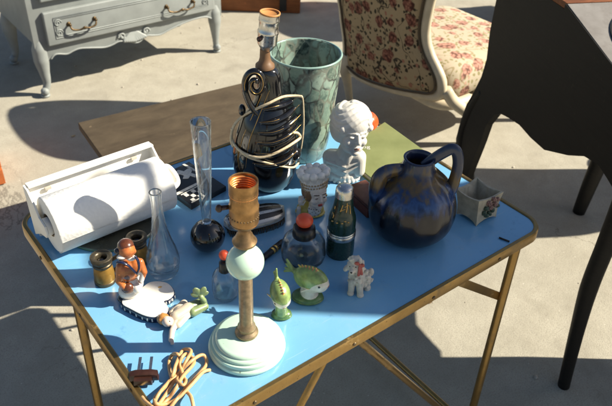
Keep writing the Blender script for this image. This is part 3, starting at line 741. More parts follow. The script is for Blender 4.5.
for L_ in ([(343, 205), (342, 208), (340.5, 212)], [(347, 203), (347, 208), (346, 213)], [(349.5, 205), (350, 210), (350, 214)], [(344.5, 207), (348.5, 205)], [(340, 211.5), (345, 209)], [(333, 212), (334, 215), (333, 218)], [(335.5, 206), (335, 209)]):
    tube(bm, crv([cyl_pt(x, y) for x, y in L_], 4), .0010, 6)
for x, y in ((332.5, 221), (337, 223), (342, 223.5), (348, 222.5), (345, 221.5)):
    p = cyl_pt(x, y); sph(bm, p, (.0022, .0012, .0016), None, 10)
obj('gilding', bm, gilt, T)

# ------------------------------------------------------------------ jug
F = Fr(408, 231); T = thing('jug', F, 'round bellied two handled jug with dripping blue and brown glaze', 'jug')
prj = F.prof([(231, 26), (228.5, 31), (222, 38.5), (214, 42.6), (206, 43.4), (198, 42.6), (190, 40), (183, 35.5), (177, 29), (172, 22), (168, 17.8), (163, 16), (158.5, 15.4)])
prj[0] = (prj[0][0], 0)
prof = [(max(.001, p.x), p.y) for p in crv([(r, z, 0) for r, z in prj], 4)]
zt = prof[-1][1]
inner = [(prof[-1][0] + .0012, zt + .0015), (prof[-1][0] - .001, zt + .003), (prof[-1][0] - .004, zt + .0015), (prof[-1][0] - .005, zt - .012), (prof[-1][0] + .01, zt - .035), (.03, zt - .08), (.02, .02)]
bm = N(); lathe(bm, prof + inner, 72)
for v in bm.verts:   # softly fluted belly
    a = atan2(v.co.y, v.co.x); d = sqrt(v.co.x ** 2 + v.co.y ** 2)
    k = 1 + .010 * cos(14 * a) * max(0, min(1, (v.co.z - .02) / .03)) * max(0, min(1, (zt * .93 - v.co.z) / .02)); v.co.x *= k; v.co.y *= k
obj('body', bm, jug_m, T, angle=70)
q = F.q
hp = [q(424, 166, .006), q(432, 160, .008), q(443, 153, .010), q(452, 149, .012), q(457, 153, .012), q(458, 164, .012), q(455, 178, .012), q(450, 190, .010), q(443, 199, .008)]
bm = N(); tube(bm, crv(hp, 7), [.0075, .0075, .0078, .008, .0075, .007, .0075, .009, .008], 16, flat=1.35); obj('handle', bm, jug_m, T)
hp = [q(405, 169.5, -.008), q(398, 170, -.015), q(391, 171, -.021), q(384.5, 173, -.027), q(380, 178, -.031), q(377.5, 186, -.033), q(376.5, 195, -.033), q(378, 204, -.029)]
bm = N(); tube(bm, crv(hp, 7), [.007, .0085, .009, .0095, .0105, .0105, .0095, .008], 16, flat=1.5); obj('handle', bm, jug_m, T)

# ------------------------------------------------------------------ square planter
F = Fr(478, 214.5); T = thing('planter', F, 'small square cream pottery planter with a raised flower on one side', 'planter')
c1 = [F.w(456.5, 214), F.w(476, 226.5), F.w(496, 217)]; c1.append(c1[0] + c1[2] - c1[1])
zr = .052
c2 = [F.w(455.5, 188, zr), F.w(479, 201.5, zr), F.w(504, 191.5, zr), F.w(477, 176.5, zr)]
bm = N()
def ringq(cs, z, bow, n=8):
    out = []
    cen = sum(cs, Vector()) / 4
    for i in range(4):
        a, b_ = cs[i], cs[(i + 1) % 4]
        for k in range(n):
            t = k / n; p = a.lerp(b_, t); p = Vector((p.x, p.y, 0)); p += (Vector((cen.x, cen.y, 0)) - p) * bow * sin(pi * t); out.append((p, t))
    return out
levels = [(0, 0.0), (.25, .01), (.5, .015), (.75, .01), (1., 0.)]
rings = []
for f, bow in levels:
    cs = [c1[i].lerp(c2[i], f) for i in range(4)]; w_ = 1 - .07 * sin(pi * f)
    cen = sum(cs, Vector()) / 4
    cs = [cen + (p - cen) * w_ for p in cs]
    ring = []
    for p, t in ringq(cs, 0, .03 + bow):
        zf = zr * f
        if f == 0: zf = .008 * (sin(pi * t) ** .6)
        if f == 1: zf = zr - .005 * sin(pi * t)
        ring.append(bm.verts.new((p.x, p.y, zf)))
    rings.append(ring)
for f in (1., .9, .25):
    cs = [c1[i].lerp(c2[i], f) for i in range(4)]; cen = sum(cs, Vector()) / 4; cs = [cen + (p - cen) * (.86 if f < 1 else .88) for p in cs]
    rings.append([bm.verts.new((p.x, p.y, (zr - .005 * sin(pi * t)) if f == 1 else zr * f)) for p, t in ringq(cs, 0, .03)])
n = len(rings[0])
for A_, B_ in zip(rings, rings[1:]):
    for k in range(n): bm.faces.new((A_[k], A_[(k + 1) % n], B_[(k + 1) % n], B_[k]))
bm.faces.new(rings[-1]); bm.faces.new(rings[0][::-1])
obj('pot', bm, planter_clay, T, angle=50)
fr_ = lambda a, b_: (c1[1].lerp(c1[2], a)).lerp(c2[1].lerp(c2[2], a), b_) + ((c1[1] - c1[0]).normalized() * .0005)
bm = N(); bl = N()
for a, b_, r in ((.45, .75, .0065), (.62, .85, .006), (.72, .62, .0065), (.55, .55, .006), (.80, .78, .005)):
    c_ = fr_(a, b_); 
    for k in range(5): sph(bm, c_ + Vector((cos(k * 1.256), .0, sin(k * 1.256))) * r * .5, r * .48, None, 10)
    sph(bm, c_ + Vector((0, -.002, 0)), r * .4, None, 10)
for a, b_ in ((.30, .42), (.42, .28), (.55, .32), (.68, .40), (.36, .58), (.84, .52)):
    sph(bl, fr_(a, b_), (.006, .003, .0045), Euler((0, a * 7, 0)).to_matrix(), 10)
obj('flower', bm, pink_relief, T); obj('leaves', bl, leaf_relief, T)

# match
F = Fr(504.5, 239.5); bm = N(); a, b_ = F.w(499, 237.5, .0018), F.w(509.5, 241.5, .0018); tube(bm, [a, b_], .0016, 6)
T = obj('twig', bm, mat('dark_twig', (.03, .025, .02), .8)); T.location = F.O; T.rotation_euler = (0, 0, F.rot); tag(T, 'thin dark twig lying near the right hand corner of the blue table', 'twig')

# ------------------------------------------------------------------ round mirror under the towel roll
F = Fr(112, 222); bm = N(); r = .085; lathe(bm, [(r, 0), (r, .003), (r * .985, .0042), (.002, .0043)], 64)
T = thing('glass_plate', F, 'round dark glass plate with a green edge under the paper towel roll', 'plate'); obj('plate_glass', bm, mirror_m, T, angle=20)
bm = N(); lathe(bm, [(r + .0004, .0002), (r + .0022, .0010), (r + .0022, .0030), (r + .0004, .0036)], 64, cap0=False, cap1=False); obj('edge', bm, mat('green_edge', (.10, .20, .13), .2), T)

# ------------------------------------------------------------------ towel holder + roll
ZR = .735
La, Ra = pt(49, 226, ZR), pt(163, 183, ZR); ax = (Ra - La).normalized(); ctr = (La + Ra) / 2; LEN = (Ra - La).length
F = Fr(105, 205); ang = atan2(ax.y, ax.x); up = Vector((0, 0, 1)); back = Vector((-ax.y, ax.x, 0)); 
if back.y < 0: back = -back
T = empty('towel_holder', Vector((ctr.x, ctr.y, TH)), ang, 'white plastic paper towel holder standing at the back left of the table', 'holder')
rr_ = .050; zc = ZR - TH
hl = LEN / 2 + .003; yb = .050
bm = N(); box(bm, (0.003, yb + .007, .056), (2 * hl + .012, .005, .108), Matrix.Rotation(radians(-7), 3, 'X'), .002)
box(bm, (0.003, yb + .004, .108), (2 * hl + .012, .014, .004), Matrix.Rotation(radians(-7), 3, 'X'), .0015); obj('back_plate', bm, white_plastic, T, angle=40)
slot_m = mat('worn_slot', (.45, .42, .36), .6)
for x in (-hl + .03, hl - .03):
    bm = N(); box(bm, (x, yb + .0035, .092), (.012, .004, .006), None, .001); obj('screw_hole', bm, slot_m, T, smooth=False)
for sx in (-1, 1):
    x = sx * (hl + .004)
    out = [(x, yb + .006, .006), (x, yb + .012, .108), (x, yb - .004, .108), (x, yb - .028, .088), (x, .012, zc + .016), (x, -.012, zc + .010), (x, -.017, zc - .004), (x, -.008, zc - .016), (x, .02, .03)]
    bm = N(); prism(bm, out, (.004 * sx, 0, 0), .0015); br = obj('bracket', bm, white_plastic, T, angle=40)
    bm = N(); lathe(bm, [(.016, 0), (.016, .009), (.012, .012)], 28, Matrix.Translation((x, 0, zc)) @ Matrix.Rotation(radians(-90 * sx), 4, 'Y')); obj('hub', bm, white_plastic, br, angle=40)
    if sx > 0:
        bm = N(); tube(bm, crv([(x + .002, .016, zc + .020), (x + .011, .012, zc + .020), (x + .015, -.004, zc + .012), (x + .014, -.014, zc + .000), (x + .002, -.016, zc - .006)], 5), .0050, 10, flat=1.6); obj('clip', bm, white_plastic, br)
T2 = empty('paper_towel_roll', Vector((ctr.x, ctr.y, TH)), ang, 'thick roll of plain white paper towel held in the plastic holder', 'paper roll')
bm = N(); prw = [(rr_ * .42, -LEN / 2), (rr_ * .97, -LEN / 2), (rr_, -LEN / 2 + .002), (rr_, LEN / 2 - .002), (rr_ * .97, LEN / 2), (rr_ * .42, LEN / 2)]
lathe(bm, prw, 72, Matrix.Translation((0, -.002, zc + .003)) @ Matrix.Rotation(radians(90), 4, 'Y'), cap0=False, cap1=False)
rl = obj('paper', bm, towel_m, T2, angle=40)
bm = N(); lathe(bm, [(rr_ * .43, -LEN / 2 + .001), (rr_ * .43, LEN / 2 - .001), (rr_ * .38, LEN / 2 - .001), (rr_ * .38, -LEN / 2 + .001), (rr_ * .43, -LEN / 2 + .001)], 40, Matrix.Translation((0, -.002, zc + .003)) @ Matrix.Rotation(radians(90), 4, 'Y'), cap0=False, cap1=False); obj('core', bm, mat('cardboard', (.30, .22, .14), .8), T2, angle=40)
bm = N()   # loose leaf edge hanging at the front
pts_ = []
for i in range(9):
    a = radians(250 - i * 8); pts_.append((-.002 + (rr_ + .0012) * cos(a), zc + .003 + (rr_ + .0012) * sin(a)))
pts_ = pts_[::-1] 
vs = [[bm.verts.new((x, y, z)) for (y, z) in pts_] for x in (-LEN / 2 + .001, LEN / 2 - .001)]
vs2 = [[bm.verts.new((x, y, z - .0006)) for (y, z) in pts_] for x in (-LEN / 2 + .001, LEN / 2 - .001)]
for k in range(8):
    bm.faces.new((vs[0][k], vs[0][k + 1], vs[1][k + 1], vs[1][k])); bm.faces.new((vs2[0][k], vs2[1][k], vs2[1][k + 1], vs2[0][k + 1]))
    for s_ in (0, 1): bm.faces.new((vs[s_][k], vs2[s_][k], vs2[s_][k + 1], vs[s_][k + 1]))
obj('loose_sheet', bm, towel_m, T2)

# ------------------------------------------------------------------ black booklet box
F = Fr(195, 185); T = thing('card_case', F, 'flat black case printed with a silver emblem and crossed bands', 'case')
tz = .012
c4 = [F.w(168, 177, tz), F.w(189, 161.5, tz), F.w(226, 186, tz), F.w(191, 205, tz)]; c4[0] = c4[1] + c4[3] - c4[2]
bm = N(); prism(bm, [Vector((p.x, p.y, 0)) for p in c4], (0, 0, tz), .0015); obj('case_body', bm, mat('black_card', (.012, .012, .013), .35, var=.3), T, angle=40)
def onc(u, v, z=tz): 
    p = c4[0].lerp(c4[1], u).lerp(c4[3].lerp(c4[2], u), v); return Vector((p.x, p.y, z + .0001))
def patch(bm, L_): prism(bm, [onc(u, v) for u, v in L_], (0, 0, .0006))
bm = N()
patch(bm, [(.0, .58), (1, .60), (1, .66), (0, .64)]); patch(bm, [(.80, .0), (.86, .0), (.90, .30), (.84, .30)])
for i in range(4):
    for j in range(3):
        if (i + j) % 2 == 0: patch(bm, [(.10 + .1 * i, .70 + .09 * j), (.19 + .1 * i, .70 + .09 * j), (.19 + .1 * i, .78 + .09 * j), (.10 + .1 * i, .78 + .09 * j)])
patch(bm, [(.06, .67), (.52, .67), (.52, .69), (.06, .69)]); patch(bm, [(.06, .95), (.52, .95), (.52, .97), (.06, .97)])
# jagged silver emblem
patch(bm, [(.50, .10), (.60, .08), (.66, .18), (.80, .16), (.86, .24), (.74, .30), (.78, .40), (.70, .46), (.66, .36), (.56, .40), (.46, .34), (.56, .28), (.52, .20), (.44, .20)])
obj('print', bm, silver_print, T, smooth=False)

# ------------------------------------------------------------------ bud vase with black ball foot
F = Fr(208.5, 249); T = thing('bud_vase', F, 'tall clear tube vase standing in a glossy black ball foot', 'vase')
zb = F.zrow(235.5); rb = F.px(17.4, zb)
bm = N(); lathe(bm, [(rb * .35, 0)] + [(rb * sin(t), zb * (1 - cos(t) * .97)) for t in [pi * k / 24 for k in range(4, 23)]] + [(rb * .26, zb * 1.97)], 56); obj('ball_foot', bm, black_glaze, T)
tb_ = F.prof([(222, 4.4), (205, 5.6), (180, 7.4), (150, 9.2), (122, 10.6)])
bm = N(); lathe(bm, tb_ + [(tb_[-1][0] - .0006, tb_[-1][1] + .001), (tb_[-1][0] - .0014, tb_[-1][1])] + [(r - .0016, z + (.004 if i == 4 else 0)) for i, (r, z) in enumerate(tb_[::-1])], 48); obj('tube', bm, clear, T, angle=60)
bm = N(); tube(bm, [Vector(((tb_[-1][0] - .0006) * cos(a * pi / 30), (tb_[-1][0] - .0006) * sin(a * pi / 30), tb_[-1][1] + .0005)) for a in range(60)], .0009, 6, closed=True); obj('lip', bm, clear, T)

# ------------------------------------------------------------------ clear carafe vase
F = Fr(164.5, 273); T = thing('bottle_vase', F, 'clear glass teardrop bottle vase with a slim neck and thick base', 'vase')
pv = F.prof([(273, 11.5), (271, 13.5), (266, 15.8), (258, 16.6), (249, 14.6), (238, 10.8), (226, 7.8), (214, 6.0), (204, 5.4), (197, 5.7), (192, 6.5)]); pv[0] = (pv[0][0], 0)
po = [(max(.001, p.x), p.y) for p in crv([(r, z, 0) for r, z in pv], 5)]
pi_ = [(max(.001, r - .0024), z) for r, z in po if z > .022][::-1]; 
bm = N(); lathe(bm, po + [(po[-1][0] - .0008, po[-1][1] + .0008)] + pi_ + [(pi_[-1][0] * .8, .0185), (.001, .0165)], 56, cap1=False); obj('glass', bm, clear, T)

# ------------------------------------------------------------------ two jars with coral and black stoppers
def jar(base, rows, stop, label):
    F = Fr(*base); T = thing('stoppered_jar', F, label, 'jar', 'glass jars with coral and black stoppers')
    pv = F.prof(rows); pv[0] = (pv[0][0], 0); po = [(max(.001, p.x), p.y) for p in crv([(r, z, 0) for r, z in pv], 4)]
    pi_ = [(max(.001, r - .0022), z) for r, z in po if z > .006][::-1]
    bm = N(); lathe(bm, po + pi_ + [(.001, .006)], 48, cap1=False)
    for v in bm.verts:
        a = atan2(v.co.y, v.co.x); d = sqrt(v.co.x ** 2 + v.co.y ** 2); k = 1 + .012 * cos(12 * a + 120 * v.co.z) * (1 if d > .006 else 0); v.co.x *= k; v.co.y *= k
    obj('glass', bm, smoke_clear, T)
    cy, chw, by, bhw, bh = stop
    bm = N(); z1 = F.zrow(cy + 4.5); z2 = F.zrow(cy - 3.5); r = F.px(chw, z1)
    lathe(bm, [(r * .75, z1 - .004), (r, z1 - .002), (r * 1.02, z1 + .002), (r * .95, z2 - .002), (r * .8, z2), (r * .6, z2 + .001)], 36); st = obj('stopper', bm, black_plastic, T, angle=60)
    zk = F.zrow(by); rk = F.px(bhw, zk); bm = N(); sph(bm, (0, 0, zk), (rk, rk, rk * bh), None, 28); obj('knob', bm, coral, st)
    return T
jar((303, 257.5), [(257.5, 19), (255, 21.8), (248, 22.3), (242, 21.5), (237.5, 18.5), (235, 14.5), (233, 11.5), (231.5, 10.8)], (229.5, 11.6, 220.5, 8.8, .82), 'larger clear glass jar with coral knob on a black stopper, beside green bottle')
jar((225.8, 295), [(295, 11), (293, 12.6), (287, 13.4), (280, 13.4), (275.5, 12.6), (272, 10.2), (270, 7.0), (269, 6.0)], (265, 5.6, 255, 5.2, 1.05), 'smaller clear glass jar with coral knob on a black stopper, behind mint lamp')

# ------------------------------------------------------------------ hair brush
F = Fr(255, 218); T = thing('hair_brush', F, 'silver and black striped oval hair brush lying bristles down', 'brush')
a, b_ = F.w(224, 224, .02), F.w(284, 209, .02); ax = (b_ - a).to_2d().normalized(); L_ = (b_ - a).length / 2; cz = (a + b_) / 2; rot = Matrix.Rotation(atan2(ax.y, ax.x), 4, 'Z'); Mh = Matrix.Translation((cz.x, cz.y, 0)) @ rot
W_ = .030
def bpt(u, v, lift=0):   # u along, v across (-1..1) on the domed back
    wv = W_ * sqrt(max(0, 1 - abs(u) ** 3.2)); x = L_ * u; y = v * wv; z = .021 + .016 * (1 - v * v) * (1 - .55 * u * u) + lift; return Mh @ Vector((x, y, z))
bm = N(); g_ = []
for i in range(29):
    u = -1 + 2 * i / 28; u = max(-.998, min(.998, u)); g_.append([bm.verts.new(bpt(u, -1 + 2 * j / 16)) for j in range(17)])
lo = []
for i in range(29):
    u = max(-.998, min(.998, -1 + 2 * i / 28)); wv = W_ * sqrt(max(0, 1 - abs(u) ** 3.2)); lo.append([bm.verts.new(Mh @ Vector((L_ * u, wv * (-1 + 2 * j / 16), .016))) for j in range(17)])
for i in range(28):
    for j in range(16):
        bm.faces.new((g_[i][j], g_[i][j + 1], g_[i + 1][j + 1], g_[i + 1][j])); bm.faces.new((lo[i][j], lo[i + 1][j], lo[i + 1][j + 1], lo[i][j + 1]))
    for j in (0, 16): bm.faces.new((g_[i][j], g_[i + 1][j], lo[i + 1][j], lo[i][j]))
for i in (0, 28):
    for j in range(16): bm.faces.new((g_[i][j], g_[i][j + 1], lo[i][j + 1], lo[i][j]))
bk = obj('back', bm, mat('brush_silver', (.50, .49, .46), .3, metal=.6, vs=60), T, angle=50)
bm = N()
for v0, v1 in ((-.78, -.50), (-.30, -.02), (.18, .46), (.62, .84)):
    for ua, ub in ((-.62, .86), (-.88, -.70)):
        top = []
        nn = 18 if ub - ua > .5 else 5
        for i in range(nn + 1):
            u = ua + (ub - ua) * i / nn; top.append((bm.verts.new(bpt(u, v0, .0006)), bm.verts.new(bpt(u, (v0 + v1) / 2, .0009)), bm.verts.new(bpt(u, v1, .0006))))
        for A_, B_ in zip(top, top[1:]):
            for k in (0, 1): bm.faces.new((A_[k], A_[k + 1], B_[k + 1], B_[k]))
obj('inlay', bm, black_plastic, bk)
bm = N(); random.seed(5)
for i in range(34):
    for j in range(9):
        u = -.90 + 1.8 * i / 33; v = -.92 + 1.84 * j / 8; wv = W_ * sqrt(max(0, 1 - abs(u) ** 3.2)) * .97
        p0 = Vector((L_ * u, wv * v, .017)); p1 = p0 + Vector((random.uniform(-.001, .001), v * .002 + random.uniform(-.001, .001), -.0165))
        tube(bm, [Mh @ p0, Mh @ p1], [.0011, .0006], 5)
obj('bristles', bm, bristle, T)

# ------------------------------------------------------------------ pen
F = Fr(270, 252); T = thing('pen', F, 'black fountain pen with two gold rings lying behind the mint globe', 'pen')
a, b_ = F.w(252, 267, .0058), F.w(284, 241, .0058); d = (b_ - a); Mx = Matrix.Translation(a) @ d.to_track_quat('Z', 'Y').to_matrix().to_4x4(); L_ = d.length
bm = N(); lathe(bm, [(.002, 0), (.0042, .004), (.0056, .02), (.0058, L_ * .62), (.0062, L_ * .625), (.0060, L_ * .95), (.0045, L_), (.002, L_ + .001)], 24, Mx); obj('barrel', bm, black_plastic, T, angle=50)
bm = N()
for f in (.60, .69): lathe(bm, [(.0058, L_ * f), (.0066, L_ * f + .0005), (.0066, L_ * f + .0035), (.0058, L_ * f + .004)], 24, Mx)
obj('ring', bm, mat('pen_gold', (.75, .50, .16), .3, metal=1.), T, angle=40)

# ------------------------------------------------------------------ opera glasses
F = Fr(121, 272); T = thing('opera_glasses', F, 'brass opera glasses with dark eyecups standing upright by the figurine', 'binoculars')
for (bx, by, tx, ty, hw) in ((105.5, 281, 104.7, 256, 10.4), (139.8, 261, 138.6, 236, 9.8)):
    Fb = Fr(bx, by); o = F.loc(Fb.O); h = Fb.zrow(ty); u = Fb.px(1)
    Mb = Matrix.Translation(o)
    bm = N(); lathe(bm, [(hw * .96 * u, .006), (hw * .97 * u, h * .35), (hw * .86 * u, h * .62), (hw * .78 * u, h * .66)], 40, Mb); br = obj('barrel', bm, mat('amber_brass', (.30, .17, .035), .4, metal=.4, var=.3, vs=70), T, angle=50)
    bm = N(); lathe(bm, [(hw * .98 * u, 0), (hw * 1.02 * u, .001), (hw * 1.02 * u, .0065), (hw * .97 * u, .0075)], 40, Mb); obj('foot_ring', bm, dark_brass, br, angle=40)
    bm = N(); lathe(bm, [(hw * .78 * u, h * .64), (hw * .92 * u, h * .68), (hw * .92 * u, h * .75), (hw * .84 * u, h * .77), (hw * .98 * u, h * .84), (hw * 1.04 * u, h * .90), (hw * 1.04 * u, h * .985), (hw * .98 * u, h), (hw * .62 * u, h * .985), (hw * .50 * u, h * .94), (hw * .48 * u, h * .8)], 40, Mb); ec = obj('eyecup', bm, mat('aged_bronze', (.085, .07, .045), .38, metal=.6, var=.4, vs=150), br, angle=50)
    bm = N(); lathe(bm, [(hw * .47 * u, h * .84), (hw * .2 * u, h * .86), (.0005, h * .865)], 24, Mb); obj('lens', bm, black_glaze, ec)
oA, oB = F.loc(Fr(105.5, 281).O), F.loc(Fr(139.8, 261).O)
bm = N(); 
for z in (.012, .036): tube(bm, [oA.lerp(oB, .2) + Vector((0, 0, z)), oA.lerp(oB, .8) + Vector((0, 0, z))], .0042, 12, flat=.6)
m_ = oA.lerp(oB, .5); tube(bm, [m_ + Vector((0, 0, .006)), m_ + Vector((0, 0, .046))], .0035, 12); obj('bridge', bm, dark_brass, T)

# ------------------------------------------------------------------ porter figurine on a heart-shaped dish
F = Fr(146, 299); T = thing('figurine_dish', F, 'heart shaped white dish with navy edge and an orange skinned kneeling figure', 'figurine')
hz = .011
ho = [(121, 302), (126, 292), (136, 290), (143, 285), (150, 280.5), (159, 279.5), (168, 281.5), (173.5, 287), (174.5, 293), (169, 298), (164, 300), (168, 305), (168, 311), (162, 315), (152, 316.5), (142, 314), (130, 308)]
hpts = crv([F.w(x, y + 1.5, hz) for x, y in ho], 4, True)
cen = sum(hpts, Vector()) / len(hpts)
bm = N(); prism(bm, [Vector((p.x, p.y, .0)) for p in hpts], (0, 0, hz - .0008), .001); dish = obj('dish', bm, navy_glaze, T, angle=40)
bm = N(); prism(bm, [Vector((cen.x + (p.x - cen.x) * .965, cen.y + (p.y - cen.y) * .965, hz - .001)) for p in hpts], (0, 0, .0022), .0008); obj('dish_top', bm, white_glaze, dish, angle=40)
bm = N()
for i in range(0, len(hpts), 2):
    p = hpts[i]; nx = hpts[(i + 1) % len(hpts)] - hpts[i - 1]; nrm = Vector((nx.y, -nx.x, 0)).normalized()
    if (p - cen).dot(nrm) < 0: nrm = -nrm
    box(bm, Vector((p.x, p.y, .0055)) + nrm * .0002, (.0022, .0012, .0052), rotz(atan2(nx.y, nx.x)), .0003)
obj('edge_stripes', bm, white_glaze, dish, smooth=False)
bm = N(); p = F.w(160, 287, hz + .0012); sph(bm, p, (.0035, .002, .0006), None, 10); obj('chip', bm, mat('ochre_spot', (.5, .30, .08), .5), dish)
q = F.q
dd = .006
fp = [E(q(130, 290, dd), (.0185, .016, .013), 1), E(q(133, 283, dd), (.0165, .014, .016), 1), E(q(128, 270, dd), (.0195, .0155, .0195), 0), E(q(136, 266, dd), (.0140, .0130, .014), 0),
      E(q(126.5, 250, dd - .002), (.0132, .0130, .0145), 0), E(q(125.5, 245.5, dd + .001), (.0125, .0128, .0105), 2), E(q(134.5, 251, dd - .004), (.0028, .0034, .0042), 0), E(q(121.5, 257, dd - .010), (.0075, .005, .0035), 1), E(q(131.5, 258, dd - .009), (.0075, .006, .0035), 1),
      C(q(120, 266, dd - .003), q(119, 281, dd - .010), .0062, .0056, 0), C(q(119, 281, dd - .010), q(127, 290, dd - .014), .0056, .0046, 0),
      C(q(140, 262, dd - .002), q(144, 272, dd - .01), .0062, .0054, 0), C(q(144, 272, dd - .010), q(141, 281, dd - .014), .0052, .0042, 0),
      E(q(128, 288, dd - .012), (.010, .008, .010), 2), E(q(137, 288, dd - .012), (.008, .008, .010), 1),
      E(q(125, 298, dd - .004), (.012, .010, .007), 3), E(q(138, 298, dd - .006), (.011, .010, .007), 3), E(q(117.5, 251, dd - .004), (.0055, .006, .0045), 3)]
pa = [E(q(127, 277, dd - .012), (.0045, .008, .0065), 2), E(q(133, 259, dd - .008), (.007, .006, .0022), 1), E(q(141, 276, dd - .01), (.005, .012, .010), 1)]
fg = fuse('figure', fp, [orange_glaze, white_glaze, brown_glaze, black_glaze], T, .0008, pa, 2)
bm = N()
def strap(L_): tube(bm, crv([q(x, y, dy) for x, y, dy in L_], 6), .0026, 8, flat=.6)
strap([(117, 262, -.008), (122, 262.5, -.0125), (129, 266, -.0145), (136, 273, -.0115)]); strap([(135, 256, -.008), (138, 261, -.011), (139, 268, -.0105), (137, 274, -.011)])
obj('straps', bm, navy_glaze, fg)

# ------------------------------------------------------------------ mermaid figurine
F = Fr(183, 315); T = thing('mermaid_figurine', F, 'mermaid figurine lying on her side with green tail raised', 'figurine')
w = F.w
mp = [E(w(163.5, 319, .011), (.0095, .0095, .0092), 1), E(w(167.3, 321.5, .0120), (.0082, .0086, .0084), 0), E(w(169.8, 324.0, .0118), (.0024, .0024, .0024), 0), C(w(170, 321, .010), w(175, 318, .010), .0048, .0055, 0),
      C(w(176, 317, .010), w(188, 309, .010), .0098, .0105, 2), E(w(181, 311, .010), (.011, .009, .009), 2), C(w(172, 313, .008), w(184, 303, .008), .0052, .0058, 2), C(w(178, 325, .007), w(189, 312, .008), .0055, .0070, 2),
      C(w(190, 307, .010), w(203, 300.5, .009), .0082, .0062, 3), C(w(193, 312, .009), w(205, 306.5, .008), .0078, .006, 3), C(w(204, 303, .010), w(203.5, 300, .020), .0055, .0045, 3),
      C(w(203.5, 300, .020), w(201, 297, .027), .0042, .004, 3),
      C(w(176, 323, .008), w(172, 331, .006), .0050, .0046, 0), C(w(172, 331, .006), w(171.0, 340, .005), .0046, .0040, 0)]
for a, l, wd in ((-62, .013, .0050), (-22, .017, .0062), (25, .017, .0060), (62, .013, .0048)):
    c_ = w(200, 297, .026); mp.append(E(c_ + Vector((sin(radians(a)) * l * .6, .001, cos(radians(a)) * l * .6 + .001)), (wd, .0024, l * .62), 3, Euler((0, radians(a), 0)).to_matrix()))
for k in range(4): mp.append(C(w(171.2 + .7 * k, 341, .005), w(171 + .8 * k, 344.2, .0045), .0012, .0009, 0))
for k in range(8):
    a = k * .8; mp.append(E(w(163.2, 318.5, .012) + Vector((cos(a) * .0065, sin(a) * .0065, .001 * (k % 3))), .0034, 1))
pa = [E(w(169.6, 320.8, .018), (.0010, .0010, .003), 4), E(w(167.2, 324, .018), (.0010, .0010, .003), 4), E(w(170.4, 325.2, .0125), (.0014, .0014, .002), 5)]
fuse('figure', mp, [mat('pale_skin', (.70, .55, .45), .35, coat=.3), hair_ginger, beige_glaze, pale_green_glaze, black_glaze, red_paint], T, .0007, pa, 2)

# ------------------------------------------------------------------ fish figurines
def fish(base, head_px, tail_px, base_r, label, sc, up, fat=1.0):
    F = Fr(*base); T = thing('fish_figurine', F, label, 'figurine', 'green and white fish figurines')
    hd = F.q(*head_px[:2], head_px[2]); tl_ = F.q(*tail_px[:2], tail_px[2]); d = (hd - tl_); L_ = d.length; d.normalize()
    side = d.cross(Vector((0, 0, 1))); side = side.normalized(); upv = side.cross(d).normalized()
    R = Matrix((d, side, upv)).transposed(); c = hd - d * L_ * .42
    P_ = lambda x, y, z: c + R @ (Vector((x, y, z)) * L_)
    prims = [E(P_(0, 0, 0), (L_ * .43, L_ * .245 * fat, L_ * .34), 0, R), E(P_(.20, 0, -.03), (L_ * .25, L_ * .22 * fat, L_ * .25), 1, R), C(P_(-.28, 0, .03), P_(-.48, 0, .07), L_ * .13, L_ * .055, 0), E(P_(.02, 0, -.12), (L_ * .33, L_ * .22 * fat, L_ * .24), 1, R),
             E(P_(.425, 0, -.01), (L_ * .04, L_ * .075, L_ * .05), 2, R)]
    for a in (-.16, -.05, .08, .22): prims.append(C(P_(-.46, 0, .07), P_(-.64 - abs(a) * .1, 0, .09 + a), L_ * .05, L_ * .03, 0))
    for sy in (-1, 1): prims.append(C(P_(.05, sy * .20 * fat, -.12), P_(-.10, sy * .27 * fat, -.24), L_ * .035, L_ * .02, 4))
    for k in range(6): prims.append(C(P_(.12 - .08 * k, 0, .30 - .012 * k), P_(.06 - .085 * k, 0, .40 - .02 * k - (.02 if k in (0, 5) else 0)), L_ * .03, L_ * .018, 3))
    if up: prims.append(C(c + Vector((0, 0, -.012)), Vector((0, 0, .006)), L_ * .15, L_ * .2, 0))
    prims += [E((0, 0, .006), (base_r, base_r * .72, .0075), 5), E((0, 0, .003), (base_r * 1.06, base_r * .78, .004), 5), C((0, 0, .006), c, base_r * .55, L_ * .18, 5 if not up else 0)]
    paint = []
    for sy in (-1, 1):
        paint += [E(P_(.27, sy * .19 * fat, .03), (L_ * .030, L_ * .06, L_ * .030), 6, R)]
        paint += [E(P_(-.02 + .1 * k, sy * .25 * fat, .03 - .03 * k), (L_ * .012, L_ * .06, L_ * .03), 6, R) for k in range(0)]
    paint = [E(P_(.32, 0, -.13), (L_ * .30, L_ * .40, L_ * .27), 1, R), E(P_(.05, 0, -.30), (L_ * .30, L_ * .40, L_ * .22), 1, R)] + paint
    paint += [E(P_(.455, 0, -.015), (L_ * .035, L_ * .07, L_ * .035), 2, R)]
    for k in range(5): paint.append(E(P_(.09 - .085 * k, 0, .36), (L_ * .013, L_ * .08, L_ * .10), 2, R))
    fg = fuse('figure', prims, [green_glaze, mat('fish_white', (.60, .55, .46), .35, var=.15, vs=120, coat=.3), mat('fish_red', (.42, .14, .09), .35), yellow_glaze, mat('fin_yellow', (.52, .36, .07), .35, coat=.3), mat('moss_glaze', (.08, .15, .045), .35, var=.4, vs=90, coat=.3), black_glaze], T, .0008, paint, 2)
    return T
fish((307.5, 298), (327.5, 285, -.010), (288, 270, .010), .0255, 'green and white fish figurine seen from its side on an oval green base', 1, False)
fish((281.5, 316), (284, 307, -.026), (275, 274, .014), .0160, 'green and white fish figurine facing forward with its tail up, beside mint lamp base', 1, True, 1.2)

